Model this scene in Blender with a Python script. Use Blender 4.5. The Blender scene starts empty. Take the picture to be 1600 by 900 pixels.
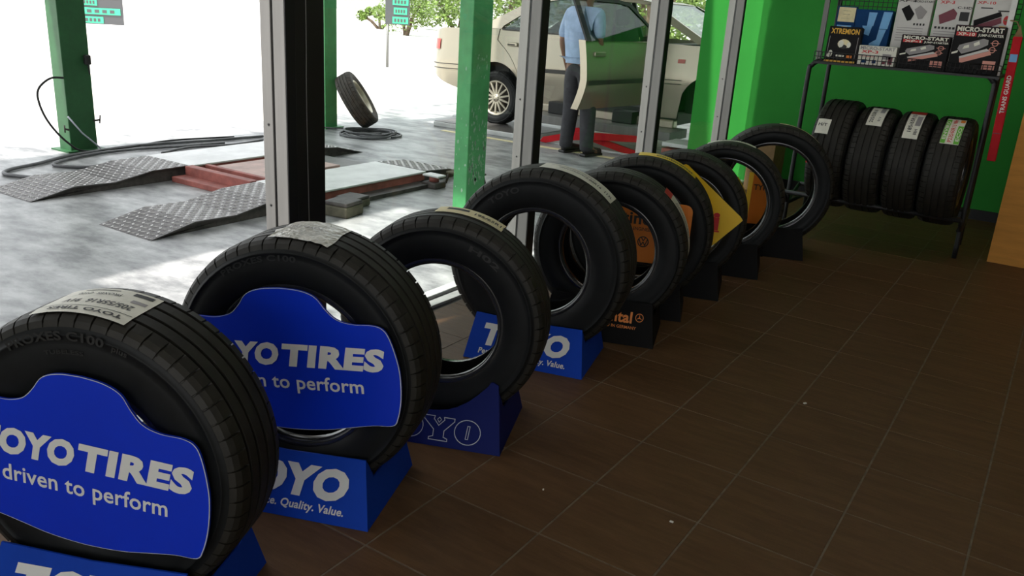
import bpy, bmesh, math, random
from mathutils import Vector, Matrix
sin, cos, pi = math.sin, math.cos, math.pi
random.seed(7)
scn = bpy.context.scene
COL = scn.collection

# ------------------------------------------------------------------ camera
F_PX, PITCH, ROLL, YAW, EYE = 1319.25, .32367, -.06422, -.565985, 1.24
cy, sy = cos(YAW), sin(YAW)
fw = Vector((sy*cos(PITCH), cy*cos(PITCH), -sin(PITCH)))
rt = Vector((cy, -sy, 0)); dn = fw.cross(rt)
c_, s_ = cos(ROLL), sin(ROLL)
right = c_*rt + s_*dn; down = -s_*rt + c_*dn
cd = bpy.data.cameras.new('camera'); cam = bpy.data.objects.new('camera', cd); COL.objects.link(cam)
m = Matrix((right, -down, -fw)).transposed().to_4x4(); m.translation = (0, 0, EYE); cam.matrix_world = m
cd.sensor_width = 36; cd.lens = F_PX*36/1600; cd.clip_start = .05; cd.clip_end = 400
scn.camera = cam
# ------------------------------------------------------------------ world, sun, exposure
w = bpy.data.worlds.new('sky'); scn.world = w; w.use_nodes = True
bg = w.node_tree.nodes['Background']; bg.inputs[0].default_value = (.93, .97, 1, 1); bg.inputs[1].default_value = 1.5
sd = bpy.data.lights.new('sun', 'SUN'); sd.energy = 5.5; sd.angle = .02; sd.color = (1, .96, .9)
sun = bpy.data.objects.new('sun', sd); COL.objects.link(sun)
sun.rotation_euler = Vector((.10, .55, -1)).to_track_quat('-Z', 'Y').to_euler()
vs = scn.view_settings; vs.view_transform = 'Standard'; vs.look = 'None'; vs.gamma = 1; vs.use_curve_mapping = False
vs.exposure = 0.55

# ------------------------------------------------------------------ materials
def mat(name, col, rough=.6, metal=0, var=0, scale=8, bump=0, stretch=(1, 1, 1), emit=None, col2=None, spec=.5, bscale=None):
    M = bpy.data.materials.new(name); M.use_nodes = True
    nt = M.node_tree; b = nt.nodes['Principled BSDF']
    b.inputs['Roughness'].default_value = rough; b.inputs['Metallic'].default_value = metal
    b.inputs['Specular IOR Level'].default_value = spec
    b.inputs['Base Color'].default_value = (*col, 1)
    if emit: b.inputs['Emission Color'].default_value = (*col, 1); b.inputs['Emission Strength'].default_value = emit
    if var or col2 or bump:
        tc = nt.nodes.new('ShaderNodeTexCoord'); mp = nt.nodes.new('ShaderNodeMapping'); mp.inputs['Scale'].default_value = stretch
        nz = nt.nodes.new('ShaderNodeTexNoise'); nz.inputs['Scale'].default_value = scale; nz.inputs['Detail'].default_value = 6; nz.inputs['Roughness'].default_value = .65
        nt.links.new(tc.outputs['Object'], mp.inputs[0]); nt.links.new(mp.outputs[0], nz.inputs['Vector'])
        if var or col2:
            cr = nt.nodes.new('ShaderNodeValToRGB')
            a = tuple(max(0, c*(1-var)) for c in col); d = col2 if col2 else tuple(min(1, c*(1+var)) for c in col)
            cr.color_ramp.elements[0].position = .36; cr.color_ramp.elements[1].position = .64
            cr.color_ramp.elements[0].color = (*a, 1); cr.color_ramp.elements[1].color = (*d, 1)
            nt.links.new(nz.outputs['Fac'], cr.inputs[0]); nt.links.new(cr.outputs[0], b.inputs['Base Color'])
        if bump:
            n2 = nz
            if bscale:
                n2 = nt.nodes.new('ShaderNodeTexNoise'); n2.inputs['Scale'].default_value = bscale; nt.links.new(mp.outputs[0], n2.inputs['Vector'])
            bp = nt.nodes.new('ShaderNodeBump'); bp.inputs['Strength'].default_value = bump; bp.inputs['Distance'].default_value = .01
            nt.links.new(n2.outputs['Fac'], bp.inputs['Height']); nt.links.new(bp.outputs[0], b.inputs['Normal'])
    return M
MT = dict(
 rubber=mat('tyre rubber', (.0075, .0082, .0085), .5, var=.25, scale=14, spec=.22),
 tread=mat('tread rubber', (.017, .015, .011), .6, var=.3, scale=20, spec=.4),
 liner=mat('inner liner rubber', (.006, .006, .0065), .6, var=.2, scale=10),
 bead=mat('smooth bead rubber', (.022, .022, .023), .2, spec=.9),
 rubber_letter=mat('moulded lettering', (.02, .02, .02), .35),
 rubber_old=mat('worn rubber', (.05, .045, .04), .8, var=.4, scale=20),
 paper=mat('white paper label', (.78, .76, .66), .55, var=.06, scale=30),
 foil=mat('crumpled film label', (.62, .6, .54), .28, var=.2, scale=40, bump=1.0, bscale=60),
 cream=mat('cream paper', (.8, .7, .42), .6, var=.08, scale=30),
 yellow=mat('yellow label', (.85, .6, .02), .5, var=.06, scale=20),
 ink=mat('black ink', (.02, .02, .02), .6),
 redink=mat('red ink', (.6, .02, .025), .5),
 greenink=mat('green ink', (.13, .5, .03), .5),
 blue=mat('blue board', (.003, .035, .6), .3, var=.05, scale=3),
 bluestand=mat('blue stand', (.004, .05, .42), .6, var=.08, scale=4, spec=.15),
 navystand=mat('navy stand', (.006, .012, .11), .6, var=.08, scale=4, spec=.12),
 edge=mat('board edge', (.5, .52, .6), .5),
 white=mat('white print', (.75, .74, .7), .45),
 blackstand=mat('black stand', (.006, .0055, .0055), .65, var=.2, scale=6, spec=.12),
 orange=mat('orange board', (.85, .24, .02), .45, var=.06, scale=4),
 yellowboard=mat('yellow board', (.9, .55, .01), .4, var=.05, scale=4),
 grout=mat('floor grout', (.15, .12, .085), .8, var=.25, scale=30),
 green=mat('green wall paint', (.038, .28, .045), .75, var=.06, scale=2, spec=.08),
 gpost=mat('green post paint', (.07, .33, .115), .5, var=.15, scale=6), gpostdark=mat('dark green post paint', (.018, .095, .03), .55, var=.15, scale=6),
 chip=mat('chipped paint', (.3, .45, .33), .8, var=.2, scale=40),
 ceil=mat('ceiling board', (.5, .5, .48), .9, var=.03, scale=3),
 wallplain=mat('interior wall paint', (.16, .2, .16), .9, var=.05, scale=3),
 alu=mat('grey aluminium', (.17, .165, .158), .45, .15, var=.12, scale=3, stretch=(6, 6, .4)),
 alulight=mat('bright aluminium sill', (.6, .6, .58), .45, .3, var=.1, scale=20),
 black=mat('matt black', (.008, .008, .009), .55),
 darkpanel=mat('black pillar cladding', (.012, .0115, .011), .5, var=.15, scale=3),
 blackmetal=mat('black powder coat', (.018, .018, .02), .45, .2, var=.2, scale=15),
 tan=mat('tan laminate', (.62, .28, .06), .6, spec=.12, var=.1, scale=3, stretch=(1, 1, 8)),
 carton=mat('cardboard', (.25, .16, .075), .85, var=.12, scale=12),
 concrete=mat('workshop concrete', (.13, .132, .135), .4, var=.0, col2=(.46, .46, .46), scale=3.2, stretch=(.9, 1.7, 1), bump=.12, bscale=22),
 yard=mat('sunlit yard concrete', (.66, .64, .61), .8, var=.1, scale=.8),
 step=mat('step concrete', (.34, .34, .33), .8, var=.15, scale=6),
 plate=mat('steel checker plate', (.11, .10, .098), .42, .35, var=.3, scale=9),
 stud=mat('worn steel stud', (.55, .53, .52), .4, .4, var=.2, scale=12),
 steelside=mat('oily steel', (.07, .06, .055), .6, .2, var=.5, scale=10),
 redlead=mat('red primer steel', (.33, .10, .08), .65, var=.3, scale=7),
 pinkplate=mat('dusty red plate', (.56, .40, .36), .7, var=.2, scale=5),
 topsteel=mat('bright worn steel', (.66, .66, .65), .45, .2, var=.12, scale=5),
 red=mat('red paint', (.55, .012, .02), .55, var=.15, scale=6, spec=.15),
 hose=mat('grey rubber hose', (.10, .10, .105), .5, var=.3, scale=9),
 wood=mat('dark wood block', (.10, .09, .06), .8, var=.3, scale=9),
 carpaint=mat('champagne car paint', (.42, .37, .29), .27, .6, var=.03, scale=2),
 cartrim=mat('dark car trim', (.05, .045, .04), .5),
 carblack=mat('black plastic', (.012, .012, .012), .6),
 seat=mat('grey seat cloth', (.05, .05, .05), .9, var=.15, scale=12),
 alloy=mat('champagne alloy', (.55, .5, .4), .35, .6, var=.08, scale=10),
 redlens=mat('red lamp lens', (.6, .06, .05), .2),
 chrome=mat('bare metal', (.6, .6, .6), .25, .9, var=.05, scale=8),
 shirt=mat('light blue shirt cloth', (.36, .48, .68), .85, var=.1, scale=14, bump=.4, bscale=9),
 trouser=mat('charcoal trouser cloth', (.05, .048, .055), .9, var=.2, scale=14, bump=.4, bscale=12),
 skin=mat('brown skin', (.22, .11, .07), .6, var=.08, scale=20),
 hair=mat('black hair', (.012, .01, .009), .6, var=.3, scale=60),
 shoe=mat('black shoe leather', (.015, .014, .013), .45),
 leaf=mat('leaf green', (.16, .24, .05), .6, var=.5, scale=3),
 bark=mat('bark', (.14, .10, .07), .9, var=.4, scale=9),
 boxblack=mat('black carton print', (.014, .013, .014), .55, var=.15, scale=10, spec=.1),
 boxwhite=mat('white carton', (.62, .6, .58), .5, var=.04, scale=10),
 boxblue=mat('deep blue carton', (.004, .045, .15), .55, var=.1, scale=8, spec=.12),
 skyblue=mat('light blue print', (.16, .42, .75), .45, var=.08, scale=10),
 greyprint=mat('grey print', (.3, .28, .28), .5),
 maroon=mat('maroon print', (.18, .03, .05), .5),
 pinkprint=mat('salmon print', (.7, .3, .24), .5),
 gold=mat('gold print', (.75, .42, .04), .45),
 teal=mat('green sign cell', (.06, .5, .28), .5),
 signgrey=mat('grey sign panel', (.08, .08, .085), .5),
 roof=mat('roof sheet', (.3, .3, .3), .7, var=.1, scale=2),
 tube=mat('fluorescent tube', (1, .95, .85), .4, emit=9),
 fixture=mat('white lamp housing', (.6, .6, .6), .5),
 pebble=mat('white crumb', (.7, .68, .62), .8),
)
def glassmat(name, tint, gl):
    M = bpy.data.materials.new(name); M.use_nodes = True; nt = M.node_tree; nt.nodes.clear()
    o = nt.nodes.new('ShaderNodeOutputMaterial'); mx = nt.nodes.new('ShaderNodeMixShader'); t = nt.nodes.new('ShaderNodeBsdfTransparent'); g = nt.nodes.new('ShaderNodeBsdfGlossy')
    t.inputs[0].default_value = (*tint, 1); g.inputs['Roughness'].default_value = .02; g.inputs[0].default_value = (.9, .95, .92, 1)
    fr = nt.nodes.new('ShaderNodeLayerWeight'); fr.inputs['Blend'].default_value = .5
    pw = nt.nodes.new('ShaderNodeMath'); pw.operation = 'POWER'; pw.inputs[1].default_value = 5; ml = nt.nodes.new('ShaderNodeMath'); ml.operation = 'MULTIPLY_ADD'; ml.inputs[1].default_value = .6; ml.inputs[2].default_value = gl
    nt.links.new(fr.outputs['Facing'], pw.inputs[0]); nt.links.new(pw.outputs[0], ml.inputs[0])
    nt.links.new(ml.outputs[0], mx.inputs[0]); nt.links.new(t.outputs[0], mx.inputs[1]); nt.links.new(g.outputs[0], mx.inputs[2]); nt.links.new(mx.outputs[0], o.inputs[0])
    return M
MT['glass'] = glassmat('shop window glass', (.95, .97, .96), .02)
MT['carglass'] = glassmat('tinted car glass', (.42, .47, .45), .05)
# slate-look floor tile: dark brown with streaks along X, per-tile shift
def tilemat():
    M = mat('slate brown tile', (.088, .045, .019), .5, col2=(.125, .066, .029), scale=5, stretch=(1.2, 7, 1), bump=.25, spec=.2)
    nt = M.node_tree; mp = [n for n in nt.nodes if n.type == 'MAPPING'][0]
    oi = nt.nodes.new('ShaderNodeObjectInfo'); vm = nt.nodes.new('ShaderNodeCombineXYZ'); mu = nt.nodes.new('ShaderNodeMath'); mu.operation = 'MULTIPLY'; mu.inputs[1].default_value = 37
    nt.links.new(oi.outputs['Random'], mu.inputs[0])
    for k in range(3): nt.links.new(mu.outputs[0], vm.inputs[k])
    nt.links.new(vm.outputs[0], mp.inputs['Location'])
    return M
MT['tile'] = tilemat()

# ------------------------------------------------------------------ helpers
def tag(o, label=None, cat=None, group=None, kind=None):
    if label: o['label'] = label
    if cat: o['category'] = cat
    if group: o['group'] = group
    if kind: o['kind'] = kind
    return o
def empty(name, loc, rz=0, rot=None):
    o = bpy.data.objects.new(name, None); COL.objects.link(o); o.location = loc
    o.rotation_euler = rot if rot else (0, 0, rz); o.empty_display_size = .05
    return o
def link(name, me, parent=None, loc=None, rot=None):
    o = bpy.data.objects.new(name, me); COL.objects.link(o)
    if parent: o.parent = parent
    if loc: o.location = loc
    if rot: o.rotation_euler = rot
    return o
class MB:
    def __init__(s): s.v = []; s.f = []; s.sm = []
    def add(s, vs, fs, smooth=False):
        n = len(s.v); s.v += [tuple(p) for p in vs]; s.f += [tuple(i+n for i in f) for f in fs]; s.sm += [smooth]*len(fs); return s
    def box(s, x0, x1, y0, y1, z0, z1, b=0):
        if b <= 0:
            return s.add([(x, y, z) for z in (z0, z1) for x, y in ((x0, y0), (x1, y0), (x1, y1), (x0, y1))],
                  [(0, 3, 2, 1), (4, 5, 6, 7), (0, 1, 5, 4), (1, 2, 6, 5), (2, 3, 7, 6), (3, 0, 4, 7)])
        bm = bmesh.new(); bmesh.ops.create_cube(bm, size=1)
        for v in bm.verts: v.co = Vector(((x0+x1)/2+v.co.x*(x1-x0), (y0+y1)/2+v.co.y*(y1-y0), (z0+z1)/2+v.co.z*(z1-z0)))
        bmesh.ops.bevel(bm, geom=bm.edges[:], offset=b, segments=2, affect='EDGES', profile=.5)
        bm.verts.index_update(); s.add([v.co[:] for v in bm.verts], [tuple(v.index for v in f.verts) for f in bm.faces]); bm.free(); return s
    def tube(s, pts, r, n=8, cap=True, rs=None):
        pts = [Vector(p) for p in pts]; L = len(pts); vs = []; fs = []
        prev = None
        for i, p in enumerate(pts):
            t = (pts[min(i+1, L-1)]-pts[max(i-1, 0)]).normalized()
            if prev is None: a = t.cross(Vector((0, 0, 1)) if abs(t.z) < .9 else Vector((1, 0, 0))).normalized()
            else: a = (prev - t*prev.dot(t)).normalized()
            prev = a; b = t.cross(a); rr = rs[i] if rs else r
            vs += [p+a*rr*cos(2*pi*k/n)+b*rr*sin(2*pi*k/n) for k in range(n)]
        for i in range(L-1):
            fs += [(i*n+k, i*n+(k+1) % n, (i+1)*n+(k+1) % n, (i+1)*n+k) for k in range(n)]
        if cap: fs += [tuple(range(n))[::-1], tuple(range((L-1)*n, L*n))]
        return s.add(vs, fs, True)
    def prism(s, poly, fn, d0, d1):
        """poly: 2-D outline; fn(a,b,d) -> 3-D point; extruded between d0 and d1"""
        n = len(poly); vs = [fn(a, b, d0) for a, b in poly]+[fn(a, b, d1) for a, b in poly]
        return s.add(vs, [tuple(range(n)), tuple(range(2*n-1, n-1, -1))]+[(i, i+n, (i+1) % n+n, (i+1) % n) for i in range(n)])
    def quad(s, *p): return s.add(p, [tuple(range(len(p)))])
    def build(s, name, material, parent=None, fix=True, **k):
        me = bpy.data.meshes.new(name); me.from_pydata(s.v, [], s.f)
        me.polygons.foreach_set('use_smooth', s.sm)
        if fix:
            bm = bmesh.new(); bm.from_mesh(me); bmesh.ops.recalc_face_normals(bm, faces=bm.faces); bm.to_mesh(me); bm.free()
        me.materials.append(MT[material] if isinstance(material, str) else material); me.update()
        return link(name, me, parent, **k)
def spline(P, n=8):
    P = [Vector(p) for p in P]; out = []
    for i in range(len(P)-1):
        a, b, c, d = P[max(i-1, 0)], P[i], P[i+1], P[min(i+2, len(P)-1)]
        for k in range(n):
            t = k/n; out.append(.5*((2*b)+(c-a)*t+(2*a-5*b+4*c-d)*t*t+(3*b-a-3*c+d)*t**3))
    return out+[P[-1]]
TXT = {}
def text_geo(body, bold=0, res=3):
    """outline text as flat triangles: cap height about .7, returns verts 2-D, faces, width"""
    key = (body, bold, res)
    if key not in TXT:
        cu = bpy.data.curves.new('t', 'FONT'); cu.body = body; cu.offset = bold; cu.resolution_u = res; cu.size = 1; cu.space_character = 1+bold*1.6
        o = bpy.data.objects.new('t', cu); COL.objects.link(o)
        dg = bpy.context.evaluated_depsgraph_get(); me = bpy.data.meshes.new_from_object(o.evaluated_get(dg))
        bpy.data.objects.remove(o); bpy.data.curves.remove(cu)
        vs = [(v.co.x, v.co.y) for v in me.vertices]; fs = [tuple(p.vertices) for p in me.polygons]; bpy.data.meshes.remove(me)
        x0 = min(v[0] for v in vs); x1 = max(v[0] for v in vs)
        vs = [((x-x0)/(x1-x0), y) for x, y in vs]; TXT[key] = (vs, fs)
    return TXT[key]
def text(mb, body, width, cap, fn, bold=0, shear=0, res=3):
    """fn(u,v)->3-D; u centred on 0 over width, v from baseline up to cap height"""
    vs, fs = text_geo(body, bold, res); k = cap/.70
    pts = []
    for x, y in vs:
        v = y*k; pts.append(fn((x-.5)*width+shear*(v-cap/2), v))
    mb.add(pts, fs); return mb

# ------------------------------------------------------------------ setting: shop shell
FX, FY, P = -1.4755, 2.173, .30           # tile grid origin and pitch
ZF = -.18                                 # workshop floor level
GX = -2.13                                # glass line
floor = MB().box(-2.06, 3.2, -2.6, 6.75, -.17, -.0012).build('floor', 'grout'); tag(floor, kind='structure')
bm = bmesh.new(); bmesh.ops.create_cube(bm, size=1)
for v in bm.verts: v.co = Vector((v.co.x*(P-.005), v.co.y*(P-.005), v.co.z*.008-.004))
bmesh.ops.bevel(bm, geom=[e for e in bm.edges if all(v.co.z > -.003 for v in e.verts)], offset=.0007, segments=1, affect='EDGES')
tile_me = bpy.data.meshes.new('tile'); bm.to_mesh(tile_me); bm.free(); tile_me.materials.append(MT['tile'])
def project(p):
    d = Vector(p)-Vector((0, 0, EYE)); z = d.dot(fw)
    return (800+F_PX*d.dot(right)/z, 450+F_PX*d.dot(down)/z, z)
cells = []
for i in range(-3, 16):
    for j in range(-16, 16):
        x = FX+P*(i+.5); y = FY+P*(j+.5)
        if x-P/2 < -2.06 or y+P/2 > 6.76 or x+P/2 > 3.2 or y-P/2 < -2.6: continue
        u, v, z = project((x, y, 0)); vis = z > .3 and -70 < u < 1680 and 250 < v < 980
        cells.append((0 if vis else 1, z, x, y))
cells.sort(); rest = MB()
for k, (nv, z, x, y) in enumerate(cells):
    if not nv and k < 268: link('tile', tile_me, floor, (x, y, 0))
    else: rest.box(x-P/2+.0025, x+P/2-.0025, y-P/2+.0025, y+P/2-.0025, -.008, 0)
tag(rest.build('tile_field', 'tile', floor), kind='stuff')
# narrow cut tiles along the door track
cw = (FX-P)-(-2.058)
cut_me = tile_me.copy(); cut_me.transform(Matrix.Diagonal(((cw-.005)/(P-.005), 1, 1, 1)))
for j in range(-15, 15): link('tile', cut_me, floor, (-2.058+cw/2, FY+P*(j+.5), 0))
tag(MB().box(-2.14, 3.3, -2.7, 6.9, 2.8, 2.9).build('ceiling', 'ceil'), kind='structure')
tag(MB().box(-2.62, 3.3, 6.70, 6.9, ZF, 3.1).build('wall_back', 'green'), kind='structure')
tag(MB().box(-1.95, -1.8, 6.9, 12.5, ZF, 3.2).build('wall_workshop', 'green'), kind='structure')
tag(MB().box(3.2, 3.35, -2.7, 6.7, -.17, 2.8).build('wall_right', 'wallplain'), kind='structure')
tag(MB().box(-2.2, -1.7, -2.85, -2.7, -.17, 2.8).box(2.4, 3.3, -2.85, -2.7, -.17, 2.8).box(-1.7, 2.4, -2.85, -2.7, 2.3, 2.8).build('wall_front', 'wallplain'), kind='structure')
tag(MB().box(-2.2, -2.06, -2.7, 6.70, 2.45, 2.9).box(-2.2, -2.06, -2.7, .2, -.17, 2.45).build('wall_left', 'wallplain'), kind='structure')
tag(MB().box(-2.06, 3.2, 6.685, 6.70, 0, .07).build('baseboard_back', 'blackmetal'), kind='structure')
tag(MB().box(-2.25, -2.06, -2.6, 6.7, ZF-.05, -.012).build('trim_1', 'step'), kind='structure')
# aluminium sliding door track: two rails with a dark groove
trk = MB().box(-2.22, -2.06, .2, 6.7, -.012, -.004).build('trim_2', 'black'); tag(trk, kind='structure')
for x0, x1, z in ((-2.215, -2.165, .012), (-2.135, -2.085, .008)):
    MB().box(x0, x1, .2, 6.7, -.01, z, .002).build('track_rail', 'alulight', trk)
tag(MB().box(-2.2, -2.07, .2, 6.7, 2.36, 2.45).build('trim_3', 'alu'), kind='structure')

# window stiles (pairs of aluminium profiles with a groove and a black shade cap)
def stile(n, y0, y1, label):
    t = empty('window_%d' % n, (GX, y0, 0)); tag(t, label, None, None, 'structure')
    k = y1-y0
    MB().box(-.082, -.035, 0, k, .0, 2.36, .002).build('stile', 'alu', t)
    MB().box(-.036, -.023, .008, k, .0, 2.36).build('groove', 'black', t)
    MB().box(-.024, .028, 0, k, .0, 2.36, .002).build('stile', 'alu', t)
    MB().box(.028, .031, .002, k, .0, 2.36).build('shade_cap', 'black', t)  # black colour stands in for shade on the room-side face
    for z in (.55, .82): MB().tube([(-.055, .001, z), (-.055, -.0018, z)], .0045, 8).build('screw', 'black', t)
    return t
stile(1, 1.895, 1.935, 'grey aluminium stile beside the black pillar')
stile(2, 3.405, 3.472, 'grey aluminium window stile behind the green post')
stile(3, 4.80, 4.86, 'grey aluminium window stile right of the standing man')
stile(4, 6.10, 6.135, 'grey aluminium window stile by the back corner')
pl = MB().box(GX-.082, GX+.031, 1.936, 2.062, 0, 2.45, .002).build('trim_4', 'darkpanel'); tag(pl, kind='structure')
MB().tube(spline([(GX+.032, 1.98, 2.4), (GX+.032, 1.983, 1.2), (GX+.032, 1.98, .9), (GX+.032, 1.985, .3)]), .0018, 5).build('cable', 'alu', pl)
for n, (a, b) in enumerate(((2.062, 3.405), (3.472, 4.80), (4.86, 6.10), (6.135, 6.70))):
    g = MB().box(GX-.032, GX-.027, a, b, .012, 2.36).build('window_%d' % (5+n), 'glass'); tag(g, kind='structure')

# fluorescent ceiling lamps of the shop, unseen; third placed to brighten wall behind rack
for k, (x, y) in enumerate(((-.3, -.6), (.9, 1.6), (-.3, 4.9))):
    t = empty('ceiling_lamp', (x, y, 2.8)); tag(t, ('twin tube ceiling lamp behind the camera', 'twin tube ceiling lamp over the open floor', 'unseen twin tube ceiling lamp placed to brighten the wall behind the rack')[k], 'lamp', 'ceiling lamps of the shop')
    MB().box(-.6, .6, -.07, .07, -.05, 0, .006).build('housing', 'fixture', t)
    for s in (-1, 1): MB().tube([(-.57, s*.04, -.07), (.57, s*.04, -.07)], .014, 10).build('tube', 'tube', t)

# ------------------------------------------------------------------ workshop and yard
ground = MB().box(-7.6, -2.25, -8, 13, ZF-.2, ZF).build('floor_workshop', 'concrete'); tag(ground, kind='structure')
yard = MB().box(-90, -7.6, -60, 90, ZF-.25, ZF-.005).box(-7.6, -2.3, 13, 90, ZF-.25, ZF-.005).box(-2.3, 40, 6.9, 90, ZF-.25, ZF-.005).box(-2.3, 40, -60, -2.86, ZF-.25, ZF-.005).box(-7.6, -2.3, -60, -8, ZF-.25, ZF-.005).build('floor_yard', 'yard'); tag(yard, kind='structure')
tag(MB().box(-7.35, -6.0, -8, 6.2, 3.2, 3.3).box(-6.0, -4.2, -8, 12.5, 3.2, 3.3).box(-4.2, -2.2, -8, .3, 3.2, 3.3).box(-4.2, -2.75, 2.7, 12.5, 3.2, 3.3).build('ceiling_workshop', 'roof'), kind='structure')  # unseen roof, its edges and gaps cut to steer sun and shade

def green_post(x0, x1, y0, y1, label, chips=(), mt='gpost'):
    t = empty('green_post', ((x0+x1)/2, (y0+y1)/2, ZF)); tag(t, label, 'post', 'green workshop posts')
    hx, hy = (x1-x0)/2, (y1-y0)/2
    MB().box(-hx, hx, -hy, hy, 0, 3.4, .006).build('shaft', mt, t)
    MB().box(-hx-.05, hx+.05, -hy-.05, hy+.05, 0, .012).build('base_plate', mt, t)
    cm = MB(); R = random.Random(3)
    for f, n, z0, z1 in chips:
        for _ in range(n):
            z = R.uniform(z0, z1); r = R.uniform(.0015, .0075)*R.choice((.6, 1, 1.3)); e = R.uniform(1, 3.2)
            if f == 'x': c = Vector((hx+.0008, R.uniform(-hy*.85, hy*.85), z)); ax = Vector((0, 1, 0))
            else: c = Vector((R.uniform(-hx*.9, hx*.9), -hy-.0008, z)); ax = Vector((1, 0, 0))
            cm.add([c+ax*r*cos(a*pi/3)*R.uniform(.6, 1.1)+Vector((0, 0, 1))*r*e*sin(a*pi/3)*R.uniform(.6, 1.1) for a in range(6)], [(0, 1, 2, 3, 4, 5)])
    if chips: cm.build('paint_chips', 'chip', t, fix=False)['kind'] = 'stuff'
    return t
p1 = green_post(-7.2, -7.03, 3.95, 4.19, 'dark green steel post with a hose hooked on its side', mt='gpostdark')
p3 = green_post(-7.0, -6.83, 6.72, 6.9, 'green steel post behind the black pillar with a wheel leaning on it')
p2 = green_post(-3.345, -3.235, 4.45, 4.66, 'worn green steel post with chipped paint just outside the glass', (('x', 120, .28, .52), ('x', 60, .52, .78), ('x', 30, .95, 1.12), ('y', 16, .2, 1.1)))
# fittings on the far post
MB().box(.085, .13, .06, .11, .72, .80, .01).tube([(.11, .085, .72), (.115, .09, .64)], .006).build('power_socket', 'carblack', p1)
MB().tube([(.09, -.125, .19), (.09, -.16, .2)], .008).tube([(.09, -.16, .17), (.09, -.16, .23)], .006).build('valve', 'steelside', p1)
MB().tube([(.09, .1, .25), (.13, .13, .26)], .008).tube([(.13, .13, .23), (.13, .14, .30)], .006).build('valve', 'steelside', p1)
MB().tube([(.088, -.12, .3), (.095, -.02, .16), (.14, .13, .0)], .007).build('stay_wire', 'edge', p1)

# ramps of the wheel alignment lift: wavy checker plate entry, raised studs
PROF = [(2.81, -.178), (3.12, -.118), (3.42, -.128), (3.72, -.082), (4.02, -.078)]
def prof_z(y, pr):
    for (a, za), (b, zb) in zip(pr, pr[1:]):
        if a <= y <= b: return za+(zb-za)*(y-a)/(b-a)
    return pr[-1][1]
stud_vs = [(-.5, 0, 0), (0, -.22, 0), (.5, 0, 0), (0, .22, 0), (-.2, 0, 1), (.2, 0, 1)]
stud_fs = [(0, 1, 5, 4), (1, 2, 5), (2, 3, 4, 5), (3, 0, 4)]
def studs(mb, x0, x1, pr, step=.042):
    y = pr[0][0]+.02; j = 0
    while y < pr[-1][0]-.01:
        x = x0+.02; i = 0
        while x < x1-.015:
            a = pi/4 if (i+j) % 2 else -pi/4; z = prof_z(y, pr)
            mb.add([(x+(vx*cos(a)-vy*sin(a))*.044, y+(vx*sin(a)+vy*cos(a))*.044, z+.005*vz) for vx, vy, vz in stud_vs], stud_fs)
            x += step; i += 1
        y += step; j += 1
def ramp(x0, x1, pr, label, group):
    t = empty('lift_ramp', ((x0+x1)/2, pr[0][0], ZF)); tag(t, label, 'ramp', group)
    o = Vector(((x0+x1)/2, pr[0][0], ZF))
    def off(mb): mb.v = [tuple(Vector(v)-o) for v in mb.v]; return mb
    for (a, za), (b, zb) in zip(pr, pr[1:]):
        mb = MB().prism([(a, za), (b, zb), (b, zb-.008), (a, za-.008)], lambda p, q, d: (d, p, q), x0, x1); off(mb).build('plate', 'plate', t)
    mb = MB(); studs(mb, x0, x1, pr); off(mb).build('tread_studs', 'stud', t, fix=False)['kind'] = 'stuff'
    lo = ZF+.001
    for xs in (x0+.02, x1-.02):
        poly = [(a, za-.009) for a, za in pr]+[(pr[-1][0], lo), (pr[0][0], lo)]
        off(MB().prism(poly, lambda p, q, d: (d, p, q), xs-.006, xs+.006)).build('side_web', 'steelside', t)
    return t
ramp(-4.78, -4.27, PROF, 'checker plate lift ramp nearest the shop, in front of the black pillar', 'checker plate ramps of the alignment lift')
ramp(-6.07, -5.56, PROF, 'checker plate lift ramp farther out beside the hoses', 'checker plate ramps of the alignment lift')
TAIL = [(5.3, -.078), (5.62, -.10), (5.95, -.178)]
ramp(-4.78, -4.27, TAIL, 'short checker plate exit ramp left of the worn green post', 'checker plate ramps of the alignment lift')
ramp(-6.07, -5.56, TAIL, 'short checker plate exit ramp in front of the coiled hose', 'checker plate ramps of the alignment lift')
lift = empty('alignment_lift', (-5.17, 4.65, ZF)); tag(lift, 'low alignment lift with two steel runways and red cross beams', 'lift')
def L(mb): mb.v = [tuple(Vector(v)-Vector((-5.17, 4.65, ZF))) for v in mb.v]; return mb
for x0, x1 in ((-4.80, -4.25), (-6.09, -5.54)):
    r = L(MB().box(x0, x1, 4.03, 5.29, -.092, -.078, .003)).build('runway', 'topsteel', lift)
    L(MB().box(x0+.01, x0+.03, 4.04, 5.28, ZF+.03, -.093).box(x1-.03, x1-.01, 4.04, 5.28, -.15, -.093)).build('side_rail', 'redlead', r)
    L(MB().box(x0+.0, x1+.12, 4.1, 5.2, ZF, -.15)).build('skirt', 'steelside', r)
L(MB().box(-5.54, -4.80, 3.98, 4.05, -.16, -.075, .004)).build('cross_beam', 'redlead', lift)
L(MB().box(-5.54, -4.80, 3.86, 3.98, ZF, -.14, .004)).build('cross_beam', 'redlead', lift)
L(MB().box(-5.54, -4.80, 4.16, 4.20, -.15, -.085, .004)).build('cross_beam', 'redlead', lift)
L(MB().box(-5.46, -4.90, 4.20, 4.98, -.14, -.088, .004)).build('centre_plate', 'pinkplate', lift)
L(MB().box(-5.54, -4.80, 5.05, 5.4, -.175, -.14, .004)).build('rear_plate', 'plate', lift)
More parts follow.
